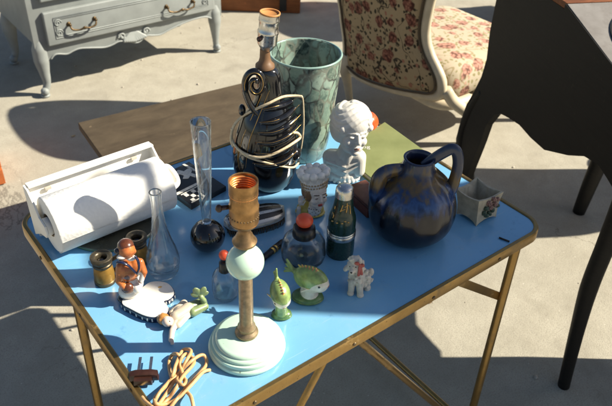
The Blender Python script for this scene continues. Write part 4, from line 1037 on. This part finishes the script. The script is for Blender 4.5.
# ------------------------------------------------------------------ poodle
F = Fr(357.5, 288.5); T = thing('poodle_figurine', F, 'small white curly poodle figurine wearing a red bow', 'figurine'); q = F.q
pp = [E(q(359, 277, .0), (.0160, .0135, .0155), 0), E(q(364, 280, .006), (.0125, .0125, .0130), 0), E(q(354.5, 266, -.006), (.0125, .0115, .0115), 0), E(q(356, 261, -.004), (.0105, .0095, .0085), 0),
      C(q(353, 269.5, -.014), q(351.5, 272, -.021), .0062, .0042, 1), E(q(346.5, 268, -.004), (.0042, .0050, .0075), 0, Euler((0, .5, 0)).to_matrix()), E(q(361.5, 269, -.008), (.0050, .0050, .0088), 0),
      C(q(352, 282, -.010), q(351, 291, -.012), .0062, .0052, 0), C(q(359.5, 283, -.011), q(360, 292.5, -.013), .0064, .0054, 0), E(q(367, 287.5, .004), (.0064, .008, .0070), 0), E(q(371, 272, .010), (.005, .005, .008), 0),
      E(q(350.5, 293, -.015), (.0058, .0066, .0038), 0), E(q(360.2, 295, -.016), (.0060, .0066, .0038), 0)]
random.seed(11)
for (cx_, cy_, dep, rx, ry, n_) in ((359, 277, 0, 11, 10, 60), (355.5, 263, -.005, 8, 7, 34), (365, 281, .006, 8, 8, 24)):
    c_ = q(cx_, cy_, dep); r1 = F.px(rx)
    for k in range(n_):
        v = Vector((random.gauss(0, 1), random.gauss(0, 1), random.gauss(0, 1))).normalized(); pp.append(E(c_ + Vector((v.x * r1 * .94, v.y * r1 * .84, v.z * r1 * .94)), r1 * .17, 0))
pa = [E(q(351.2, 272.8, -.0245), (.0020, .0026, .0016), 2), E(q(349.5, 267.5, -.0165), (.0012, .004, .0012), 2), E(q(355.8, 268, -.0175), (.0012, .004, .0012), 2)]
fuse('figure', pp, [stone_white, stone_white, black_glaze], T, .0007, pa, 1)
bp = [E(q(357.0, 263.5, -.0165), (.0044, .0026, .0036), 0), E(q(362.2, 265.5, -.0155), (.0042, .0026, .0038), 0), E(q(359.6, 265.2, -.0175), (.0022, .0022, .0024), 0), C(q(359.6, 266, -.0165), q(358.6, 275, -.0155), .0018, .0024, 0), C(q(360.4, 266, -.0165), q(361.8, 274, -.015), .0018, .0022, 0)]
fuse('bow', bp, [ribbon], T, .0006, (), 1)

# ------------------------------------------------------------------ low wooden table behind
zb = .40
FLc, FRc, NLc = pt(78, 122.5, zb), pt(240, 83.5, zb), pt(101, 162, zb)
ex = (FRc - FLc).normalized(); ey = (NLc - FLc); ey = (ey - ex * ey.dot(ex)).normalized(); LB, DB = .72, .52
T = empty('low_table', (FLc + ex * LB / 2 + ey * DB / 2) * 1, 0, 'low worn brown wooden box table standing behind the blue table', 'table'); T.location.z = 0
O_ = T.location.copy()
fl = lambda a, b_, z: FLc + ex * a + ey * b_ - O_ + Vector((0, 0, z - zb))
bm = N(); prism(bm, [fl(0, 0, zb - .028), fl(LB, 0, zb - .028), fl(LB, DB, zb - .028), fl(0, DB, zb - .028)], (0, 0, .028), .003); obj('top', bm, board_wood, T, angle=40)
bm = N(); i_ = .045; prism(bm, [fl(i_, i_, .002), fl(LB - i_, i_, .002), fl(LB - i_, DB - i_, .002), fl(i_, DB - i_, .002)], (0, 0, zb - .031)); obj('case', bm, mat('case_brown', (.13, .085, .045), .7, var=.3, vs=10), T, smooth=False)
bm = N(); tube(bm, crv([fl(.30, .17, zb + .001), fl(.305, .19, zb + .002), fl(.30, .205, zb + .001)], 4), .002, 6)
o = obj('scratch', bm, mat('pale_scratch', (.5, .45, .36), .8), T)

# ------------------------------------------------------------------ grey commode
YD = 2.335
T = empty('commode', (1.03, YD + .24, 0), 0, 'grey painted antique commode with brass drawer handles and carved apron', 'dresser'); O_ = T.location.copy()
dl = lambda x, y, dy=0.: ony(x, y, YD + dy) - O_
XL, XR = ony(36, 55, YD).x, ony(221.5, 15, YD).x
# tapestry of outline: the front frame with apron
ap = [(51, 60), (54, 56), (58, 54.6), (67, 54.6), (73, 51.5), (80, 49), (92, 48.4), (104, 48), (112, 45.5), (119, 42), (128, 42), (138, 43), (146, 36.5), (152, 36), (160, 35.2), (168, 31), (176, 27), (184, 23.4), (192, 20.4), (200, 18.2), (206, 17.6), (211, 19)]
apw = [dl(x, y) for x, y in ap]
zsp = apw[0].z
ztop = .86
xl_, xr_ = XL - O_.x, XR - O_.x
pts_ = [Vector((xl_, 0, ztop)), Vector((xl_, 0, apw[0].z + .01))] + [Vector((p.x, 0, p.z)) for p in apw] + [Vector((xr_, 0, apw[-1].z + .005)), Vector((xr_, 0, ztop))]
pts_ = [p + Vector((0, YD - O_.y, 0)) for p in pts_]
bm = N(); prism(bm, pts_, (0, .022, 0), .003); obj('front', bm, grey_paint, T, angle=40)
y0 = YD - O_.y
bm = N(); box(bm, ((xl_ + xr_) / 2, y0 + .023 + .2285, (ztop + .25) / 2), (xr_ - xl_ - .002, .455, ztop - .25), None, .004); obj('carcass', bm, grey_paint, T, angle=40)
bm = N(); box(bm, ((xl_ + xr_) / 2, y0 + .23, ztop + .014), (xr_ - xl_ + .06, .54, .026), None, .008, 3); obj('top', bm, grey_paint, T, angle=40)
# drawers
dA, dB, dC = dl(40, 12.3), dl(49.7, 45.6), dl(211.5, 7.5)
zlo, zhi = (dB.z + dC.z) / 2, dA.z; x0, x1 = (dA.x + dB.x) / 2 - .005, dC.x + .005
hgt = zhi - zlo
def drawer(zl, zh):
    bm = N(); box(bm, ((x0 + x1) / 2, y0 - .012, (zl + zh) / 2), (x1 - x0, .023, zh - zl), None, .006, 3); d = obj('drawer', bm, grey_paint, T, angle=40)
    bm = N()
    for ins in (.028, .036):
        a, b_, c_, e_ = x0 + ins + .01, x1 - ins - .01, zl + ins, zh - ins
        tube(bm, [(a, y0 - .0238, c_), (b_, y0 - .0238, c_), (b_, y0 - .0238, e_), (a, y0 - .0238, e_)], .0024, 6, closed=True)
    for sx, xx in ((1, x0 + .075), (-1, x1 - .075)):
        for zz_ in ((zl + zh) / 2 + .022, (zl + zh) / 2 - .022):
            tube(bm, [(xx - sx * .02 + .016 * (1 - i / 30) * cos(i * .42), y0 - .0245, zz_ + .016 * (1 - i / 30) * sin(i * .42)) for i in range(26)], .0028, 6)
    obj('moulding', bm, grey_paint, d)
    return d
zs_ = zlo
ds = []
for k in range(3):
    if zs_ + hgt > ztop - .02: break
    ds.append((drawer(zs_, zs_ + hgt), zs_)); zs_ += hgt + .045
hpx = [((69.4, 25.9), (80.5, 31), (95, 19.7)), ((167, 9), (179, 12), (193, 1.5))]
for d, zb_ in ds:
    for L_, Mi, Rr_ in hpx:
        a, m_, b_ = dl(*L_, -.03), dl(*Mi, -.045), dl(*Rr_, -.03); dz = zb_ - zlo; sp_ = (b_.x - a.x) / 2; cx_ = (a.x + b_.x) / 2; zc_ = (a.z + b_.z) / 2 + dz
        bm = N(); P0 = Vector((cx_ - sp_, y0 - .022, zc_ + .004)); P1 = Vector((cx_ + sp_, y0 - .022, zc_ + .004))
        for P in (P0, P1): lathe(bm, [(.011, 0), (.010, .003), (.005, .005), (.0045, .016), (.007, .019), (.003, .022)], 16, Matrix.Translation(P) @ Matrix.Rotation(radians(90), 4, 'X'))
        tube(bm, crv([P0 + Vector((0, -.016, 0)), P0 + Vector((.006, -.024, -.018)), P0.lerp(P1, .3) + Vector((0, -.028, -.024)), P0.lerp(P1, .5) + Vector((0, -.030, -.019)), P0.lerp(P1, .7) + Vector((0, -.028, -.024)), P1 + Vector((-.006, -.024, -.018)), P1 + Vector((0, -.016, 0))], 6), [.003, .0045, .0035, .005, .0035, .0045, .003], 10)
        sph(bm, P0.lerp(P1, .5) + Vector((0, -.030, -.019)), (.010, .005, .007)); obj('handle', bm, mat('old_brass', (.10, .065, .03), .42, metal=.75, var=.6, vs=150), d)
# carved ornament
cp_ = dl(134, 36); cpr = []
for k in range(-5, 6):
    cpr.append(C(cp_ + Vector((k * .003, .004, .020)), cp_ + Vector((k * .0105, -.006, -.020 + .0018 * abs(k))), .006, .008))
for sx in (-1, 1):
    for i in range(14): cpr.append(E(cp_ + Vector((sx * (.060 + .018 * (1 - i / 16) * cos(i * .5)), -.004, .012 + .018 * (1 - i / 16) * sin(i * .5))), .0055))
fuse('carving', cpr, [grey_paint], T, .0022, (), 1)
# apron bead and legs
bm = N(); tube(bm, crv([Vector((p.x, y0 - .003, p.z + .004)) for p in apw], 4), .004, 8); obj('apron_bead', bm, grey_paint, T)
def cab(path, rads, foot, mirror=None, dy=0.):
    P3 = [dl(x, y) for x, y in path]
    P3 = [Vector((p.x if mirror is None else mirror - p.x, p.y + dy, p.z)) for p in P3]
    bm = N(); tube(bm, crv(P3, 6), rads, 14, flat=1.1); l = obj('leg', bm, grey_paint, T)
    bm = N(); c_ = P3[-1]; sph(bm, Vector((c_.x, c_.y - .010, .026)), (.018, .021, .018), None, 18); sph(bm, Vector((c_.x, c_.y - .024, .030)), (.010, .006, .010), None, 14); lathe(bm, [(.018, 0), (.021, .006), (.018, .012)], 20, Matrix.Translation((c_.x, c_.y - .006, 0))); obj('foot', bm, grey_paint, l)
    return l
lp = [(38.5, 38), (40.5, 50), (43, 62), (46, 74), (48.5, 84), (47.5, 92), (46.5, 96)]
rp = [(215.5, 2), (215.5, 12), (216.5, 22), (217, 32), (217.5, 40), (218, 46), (218, 49)]
yo = .018
for path, mir in ((lp, None), (rp, None)):
    cab(path, [.012, .029, .030, .021, .0155, .0145, .017], None, dy=yo)
    cab(path, [.012, .029, .030, .021, .0155, .0145, .017], None, dy=.43)

# ------------------------------------------------------------------ upholstered chair
XC = 1.62
cl0 = onx(348, 62, XC)
T = empty('upholstered_chair', (1.90, 1.26, 0), 0, 'cream framed antique chair covered in floral tapestry, seen from behind', 'chair'); O_ = T.location.copy()
def rk(p): return Vector((p.x - .16 * max(0, p.z - .30), p.y, p.z)) - O_   # the back leans away from the seat
ins = [(348, 62), (352, 69), (360, 75.5), (372, 81), (388, 86), (404, 89.5), (420, 92), (431, 93), (437, 89), (438.5, 78), (435, 66), (430.5, 54), (428, 42), (428, 30), (431, 16), (436, 0)]
yz = [onx(x, y, XC) for x, y in ins]
lft = [onx(348, 40, XC), onx(348, 20, XC), onx(348, 0, XC)]
ztopc = 1.05; y_l = lft[-1].y; y_r = yz[-1].y; zr0 = yz[-1].z
top = [Vector((XC, y_r - .02, zr0 + .10)), Vector((XC, y_r - .005, ztopc - .10)), Vector((XC, y_r + .07, ztopc - .02)), Vector((XC, (y_l + y_r) / 2, ztopc)), Vector((XC, y_l - .02, ztopc - .03)), Vector((XC, y_l + .05, ztopc - .14)), Vector((XC, y_l + .05, ztopc - .30))]
outl = crv([rk(p) for p in yz + top + lft[::-1]], 4, True)
cen = sum(outl, Vector()) / len(outl)
bm = N()
rings_ = []
for f, o_ in ((1.0, .004), (.97, -.010), (.85, -.016), (.6, -.020), (.3, -.022)):
    rings_.append([bm.verts.new(Vector((cen.x + (p.x - cen.x) * f + o_, cen.y + (p.y - cen.y) * f, cen.z + (p.z - cen.z) * f))) for p in outl])
n = len(outl)
for A_, B_ in zip(rings_, rings_[1:]):
    for k in range(n): bm.faces.new((A_[k], A_[(k + 1) % n], B_[(k + 1) % n], B_[k]))
bm.faces.new(rings_[-1])
fr2 = [[bm.verts.new(Vector((cen.x + (p.x - cen.x) * f + o_, cen.y + (p.y - cen.y) * f, cen.z + (p.z - cen.z) * f))) for p in outl] for f, o_ in ((1.0, .024), (.92, .05), (.5, .06))]
for A_, B_ in zip(fr2, fr2[1:]):
    for k in range(n): bm.faces.new((A_[k], B_[k], B_[(k + 1) % n], A_[(k + 1) % n]))
bm.faces.new(fr2[-1][::-1])
for k in range(n): bm.faces.new((rings_[0][k], fr2[0][k], fr2[0][(k + 1) % n], rings_[0][(k + 1) % n]))
obj('back', bm, tap_dark, T)
fro = [Vector((p.x + .012, cen.y + (p.y - cen.y) * 1.055, cen.z + (p.z - cen.z) * 1.035)) for p in outl]
bm = N(); tube(bm, fro, .021, 12, closed=True, flat=.9); fr3 = obj('back_frame', bm, cream_paint, T)
bm = N(); tube(bm, [Vector((p.x - .012, p.y, p.z)) for p in outl], .0045, 8, closed=True); obj('gimp', bm, mat('gimp_braid', (.10, .07, .04), .8), fr3)
# seat
sy0, sy1 = .98, 1.54
bm = N(); so_ = rrect(1.66, 2.22, sy0, sy1, .09, 8)
def lv(z, ins_): 
    cx_, cy_ = 1.94, (sy0 + sy1) / 2; return [Vector((cx_ + (x - cx_) * ins_, cy_ + (y - cy_) * ins_, z)) - O_ for x, y in so_]
rings_ = [[bm.verts.new(p) for p in lv(z, f)] for z, f in ((.245, .93), (.26, .98), (.30, 1.0), (.352, .975), (.375, .90), (.388, .7), (.393, .35))]
n = len(so_)
for A_, B_ in zip(rings_, rings_[1:]):
    for k in range(n): bm.faces.new((A_[k], A_[(k + 1) % n], B_[(k + 1) % n], B_[k]))
bm.faces.new(rings_[-1]); bm.faces.new(rings_[0][::-1]); obj('seat', bm, tap_light, T)
bm = N(); tube(bm, lv(.225, .97), .026, 10, closed=True, flat=.9); obj('seat_rail', bm, cream_paint, T)
for (x, y, dx, dy_) in ((1.63, sy1 - .03, .05, .02), (1.86, sy0 + .0, .03, -.01), (2.19, sy1 - .03, .03, .02), (2.19, sy0 + .03, .03, -.02)):
    bm = N(); tube(bm, crv([Vector((x, y, .26)) - O_, Vector((x - dx * .2, y + dy_ * .3, .20)) - O_, Vector((x + dx * .3, y + dy_ * .6, .12)) - O_, Vector((x + dx, y + dy_, .0)) - O_], 6), [.030, .027, .019, .014], 14); obj('leg', bm, cream_paint, T)
for px_ in ([(446, 90), (452, 100), (460, 107), (468, 113)], [(346, 60), (347, 66), (348, 74)]):
    P3 = [onx(x, y, XC + .015 + .03 * i) - O_ for i, (x, y) in enumerate(px_)]
    bm = N(); tube(bm, crv(P3, 5), [.022, .024, .022], 12); obj('stile', bm, cream_paint, T)
def copy_tree(o, parent=None):
    c = o.copy(); COL.objects.link(c)
    if parent: c.parent = parent
    for ch in list(o.children): copy_tree(ch, c)
    return c
T['group'] = 'tapestry covered chairs'
c2_ = copy_tree(T); c2_.location = (2.75, .12, 0); c2_.rotation_euler = (0, 0, radians(10))  # unseen copy, added to shade the ground by the desk
c3_ = copy_tree(T); c3_.location = (3.42, 1.53, 0); c3_.rotation_euler = (0, 0, radians(-25))  # another unseen copy, added for its shadow on the ground behind the vase
c3_['label'] = 'cream framed tapestry chair added out of view right of the wooden trunk to cast shade'
c2_['label'] = 'cream framed tapestry chair added out of view behind the black desk to cast shade'

# ------------------------------------------------------------------ black desk on the right
A = Vector((1.428, .624, 0)); B = Vector((pt(564, 386, 0).x, pt(564, 386, 0).y, 0)); Cf = Vector((pt(578.5, 212, 0).x, pt(578.5, 212, 0).y, 0))
u = (B - A).normalized(); wv_ = Vector((-u.y, u.x, 0)); 
if wv_.dot(Cf - A) < 0: wv_ = -wv_
WD = (Cf - A).dot(wv_); SB = (B - A).length
T = empty('writing_desk', A + u * SB / 2 + wv_ * WD / 2, 0, 'black writing desk with curved legs and a worn grey sloping lid', 'desk'); O_ = T.location.copy()
sz = lambda s_, z, t_=0.: A + u * s_ + wv_ * t_ + Vector((0, 0, z)) - O_
side = [(-.09, .872), (.27, .878), (.487, .828), (.735, .775), (.735, .60), (.66, .585), (.60, .602), (.557, .612), (.50, .60), (.44, .565), (.337, .518), (.26, .511), (.192, .512), (.13, .50), (.08, .487), (.043, .463), (.01, .41), (-.003, .34), (-.015, .29), (-.035, .21), (-.05, .14), (-.13, .14), (-.175, .25), (-.165, .33), (-.148, .396), (-.115, .46), (-.085, .53), (-.075, .593), (-.09, .68)]
for t_ in (0.0, WD - .022):
    bm = N(); prism(bm, [sz(s_, z, t_) for s_, z in (side if t_ == 0. else side[:14] + [(-.06, .48), (-.09, .68)])], wv_ * .022); obj('side_panel', bm, black_paint, T, smooth=False)
bm = N(); prism(bm, [sz(-.085, z, t_) for t_, z in ((.023, .50), (.023, .87), (WD - .023, .87), (WD - .023, .50), (WD * .5, .56))], u * .02); obj('back_panel', bm, black_paint, T, smooth=False)
bm = N(); prism(bm, [sz(.710, z, t_) for t_, z in ((.023, .60), (.023, .772), (WD - .023, .772), (WD - .023, .60), (WD * .5, .66))], u * .02); obj('front_apron', bm, black_paint, T, smooth=False)
bm = N(); prism(bm, [sz(s_, z, -.003) for s_, z in ((-.10, .8735), (.27, .880), (.27, .896), (-.10, .890))], wv_ * (WD + .006), .002); obj('top', bm, trunk_wood, T, angle=40)
bm = N(); prism(bm, [sz(s_, z, -.003) for s_, z in ((.272, .880), (.487, .8305), (.74, .777), (.74, .791), (.487, .8445), (.272, .895))], wv_ * (WD + .006)); lid = obj('lid', bm, lid_m, T, smooth=False)
edge = N(); prism(edge, [sz(s_, z, -.0065) for s_, z in ((.268, .874), (.487, .8245), (.745, .771), (.745, .7905), (.487, .844), (.268, .894))], wv_ * .003); obj('lid_edge', edge, black_paint, T, smooth=False)
sl = lambda s_, t_: sz(s_, .895 - (s_ - .272) * (.895 - .791) / (.468) , t_)
bm = N(); n = 56; ins_, ots = [], []
for k in range(n):
    a = 2 * pi * k / n; ins_.append((.45 + .115 * cos(a), WD * .37 + .100 * sin(a))); ots.append((.45 + .145 * cos(a), WD * .37 + .130 * sin(a)))
vi = [bm.verts.new(sl(*p) + Vector((0, 0, .002))) for p in ins_]; vo = [bm.verts.new(sl(*p) + Vector((0, 0, .002))) for p in ots]; vi2 = [bm.verts.new(sl(*p) - Vector((0, 0, .003))) for p in ins_]; vo2 = [bm.verts.new(sl(*p) - Vector((0, 0, .003))) for p in ots]
for k in range(n):
    j = (k + 1) % n; bm.faces.new((vi[k], vi[j], vo[j], vo[k])); bm.faces.new((vo[k], vo[j], vo2[j], vo2[k])); bm.faces.new((vi[j], vi[k], vi2[k], vi2[j]))
obj('ring_inlay', bm, black_paint, lid, smooth=False)
def dleg(foot, path, hws, shift=None, Yv=None):
    h = (foot - CAM).to_2d().normalized(); Yv = Yv or Vector((h.x, h.y, 0)); P3 = []
    for x, y in path:
        d = ray(x, y); P3.append(CAM + d * ((foot - CAM).dot(Yv) / d.dot(Yv)))
    rr_ = [k_ * depth(p) / FPX for k_, p in zip(hws, P3)]
    P3[-1].z = 0.
    if shift is not None: P3 = [p + shift for p in P3]
    bm = N(); tube(bm, crv([p - O_ for p in P3], 6), rr_, 14); obj('leg', bm, black_paint, T)
fa = A + Vector((0, 0, 0))
dleg(A, [(480, 92), (468, 112), (460.5, 134), (459.5, 160), (461, 190), (463, 224)], [8, 9, 9.2, 8.4, 7, 6], wv_ * .024, wv_)
dleg(B, [(650, 150), (634, 180), (618, 218), (604, 250), (589, 288), (578, 327), (568.5, 365), (563.5, 386)], [15, 13, 11, 9.3, 8.8, 7.2, 6.2, 5.8])
dleg(Cf, [(606, 140), (600, 160), (590, 184), (579, 211)], [9, 8.5, 7.5, 6])
dleg(B, [(650, 150), (634, 180), (618, 218), (604, 250), (589, 288), (578, 327), (568.5, 365), (563.5, 386)], [15, 13, 11, 9.3, 8.8, 7.2, 6.2, 5.8], wv_ * (WD - .05))

# ------------------------------------------------------------------ wooden trunk at the back, rust coloured crate corner
Pc, Pl, Prr = pt(300, 14, 0), pt(240, 11.7, 0), pt(345, 1, 0)
d1 = (Pl - Pc); d1.z = 0; d1.normalize(); d2 = Vector((-d1.y, d1.x, 0)); 
if d2.dot(Prr - Pc) < 0: d2 = -d2
T = empty('wooden_trunk', Pc + d1 * .35 + d2 * .22, atan2(d1.y, d1.x), 'reddish brown wooden trunk standing behind the black lamp and vase', 'trunk')
sg = 1 if (rotz(-atan2(d1.y, d1.x)) @ d2).y > 0 else -1
bm = N(); box(bm, (0, 0, .16), (.70, .44, .316), None, .006); obj('chest', bm, trunk_wood, T, angle=40)
bm = N(); box(bm, (0, 0, .352), (.72, .46, .06), None, .012, 3); obj('lid', bm, trunk_wood, T, angle=40)
for x in (-.25, .25):
    for y in (-.223, .223):
        bm = N(); box(bm, (x, y, .165), (.04, .006, .30), None, .001); obj('strap', bm, iron, T, smooth=False)
P = pt(5, 179, 0)
T = empty('crate', P + Vector((-.17, .10, 0)), radians(-8), 'rust orange painted wooden crate at the left edge on the concrete', 'crate')
bm = N(); 
for z in (.035, .105, .175):
    box(bm, (0, -.108, z), (.36, .012, .06), None, .002); box(bm, (0, .108, z), (.36, .012, .06), None, .002)
    box(bm, (.174, 0, z), (.012, .203, .06), None, .002); box(bm, (-.174, 0, z), (.012, .203, .06), None, .002)
obj('slats', bm, rust_wood, T, angle=40)
for x in (-.16, .16):
    for y in (-.094, .094):
        bm = N(); box(bm, (x, y, .102), (.016, .015, .20), None, .001); obj('post', bm, rust_wood, T, smooth=False)
bm = N(); box(bm, (0, 0, .012), (.335, .2, .010)); obj('bottom', bm, rust_wood, T, smooth=False)

# ------------------------------------------------------------------ light: sun from the right
SAZ = radians(-35.3); SEL = radians(38)
SUN_DIR = Vector((cos(SAZ) * cos(SEL), sin(SAZ) * cos(SEL), sin(SEL)))
# unseen parasol added at the right, shaped so that its shadow falls over the table
sh2 = Vector((cos(SAZ), sin(SAZ), 0)); pp2 = Vector((-sin(SAZ), cos(SAZ), 0))
def at_pq(p_, q_): return pp2 * p_ - sh2 * q_
base = at_pq(.46, -1.75)
T = empty('shadow_caster', Vector((base.x, base.y, 0)), 0, 'unseen parasol on a round base standing right of the desk', 'shadow_caster')
bm = N(); lathe(bm, [(.24, 0), (.24, .03), (.20, .05), (.03, .06), (.03, .16)], 40); obj('base', bm, iron, T, angle=40)
bm = N(); tube(bm, [(0, 0, .05), (0, 0, 2.10)], .02, 12); obj('pole', bm, cream_paint, T)
bm = N()
cz_ = [(.30, .0, .19), (.5, .0, .23), (.9, .0, .24), (1.3, .0, .245), (1.55, -.03, .205), (1.7, -.06, .17), (1.9, -.06, .155), (2.03, -.06, .135), (2.10, -.06, .11), (2.145, -.05, .07), (2.16, -.03, .02)]
rings = []
for z, dp, r in [(p.x, p.y, p.z) for p in crv(cz_, 3)]:
    rings.append([bm.verts.new(pp2 * dp + Vector((r * (1 + .05 * cos(8 * a_)) * cos(a_), r * (1 + .05 * cos(8 * a_)) * sin(a_), z))) for a_ in [2 * pi * k / 64 for k in range(64)]])
for A_, B_ in zip(rings, rings[1:]):
    for k in range(64): bm.faces.new((A_[k], A_[(k + 1) % 64], B_[(k + 1) % 64], B_[k]))
bm.faces.new(rings[0][::-1]); bm.faces.new(rings[-1])
obj('canopy', bm, mat('grey_canvas', (.35, .34, .31), .9, bump=.3), T)
bm = N(); tube(bm, [pp2 * -.035 + Vector((0, 0, 2.12)), pp2 * .0 + Vector((0, 0, 2.20)), pp2 * .032 + Vector((0, 0, 2.235))], [.016, .013, .014], 10); sph(bm, pp2 * .032 + Vector((0, 0, 2.25)), (.030, .030, .027)); obj('finial', bm, trunk_wood, T)

sun = bpy.data.lights.new('sun', 'SUN'); sun.energy = 5.0; sun.angle = radians(.5); sun.color = (1., .92, .76)
so = bpy.data.objects.new('sun', sun); COL.objects.link(so); so.rotation_euler = SUN_DIR.to_track_quat('Z', 'Y').to_euler(); so.location = SUN_DIR * 5
Wd = bpy.data.worlds.new('World'); S.world = Wd; Wd.use_nodes = True
nt = Wd.node_tree; sky = nt.nodes.new('ShaderNodeTexSky'); sky.sky_type = 'NISHITA'; sky.sun_disc = False
sky.sun_elevation = SEL; sky.dust_density = 1.2; sky.ozone_density = .8; sky.sun_rotation = atan2(SUN_DIR.x, SUN_DIR.y)
nt.links.new(sky.outputs[0], nt.nodes['Background'].inputs['Color']); nt.nodes['Background'].inputs['Strength'].default_value = .05

# ------------------------------------------------------------------ camera
cd = bpy.data.cameras.new('camera'); cam = bpy.data.objects.new('camera', cd); COL.objects.link(cam)
cd.sensor_fit = 'HORIZONTAL'; cd.sensor_width = 36; cd.lens = 36 * FPX / 612; cd.dof.use_dof = True; cd.dof.focus_distance = 1.12; cd.dof.aperture_fstop = 11.; cd.clip_start = .02; cd.clip_end = 300
cam.matrix_world = Matrix.Translation(CAM) @ Matrix((RM[0], -RM[1], -RM[2])).transposed().to_4x4()
S.camera = cam
S.view_settings.view_transform = 'Standard'; S.view_settings.look = 'None'; S.view_settings.exposure = 1.0; S.view_settings.gamma = 1; S.view_settings.use_curve_mapping = False
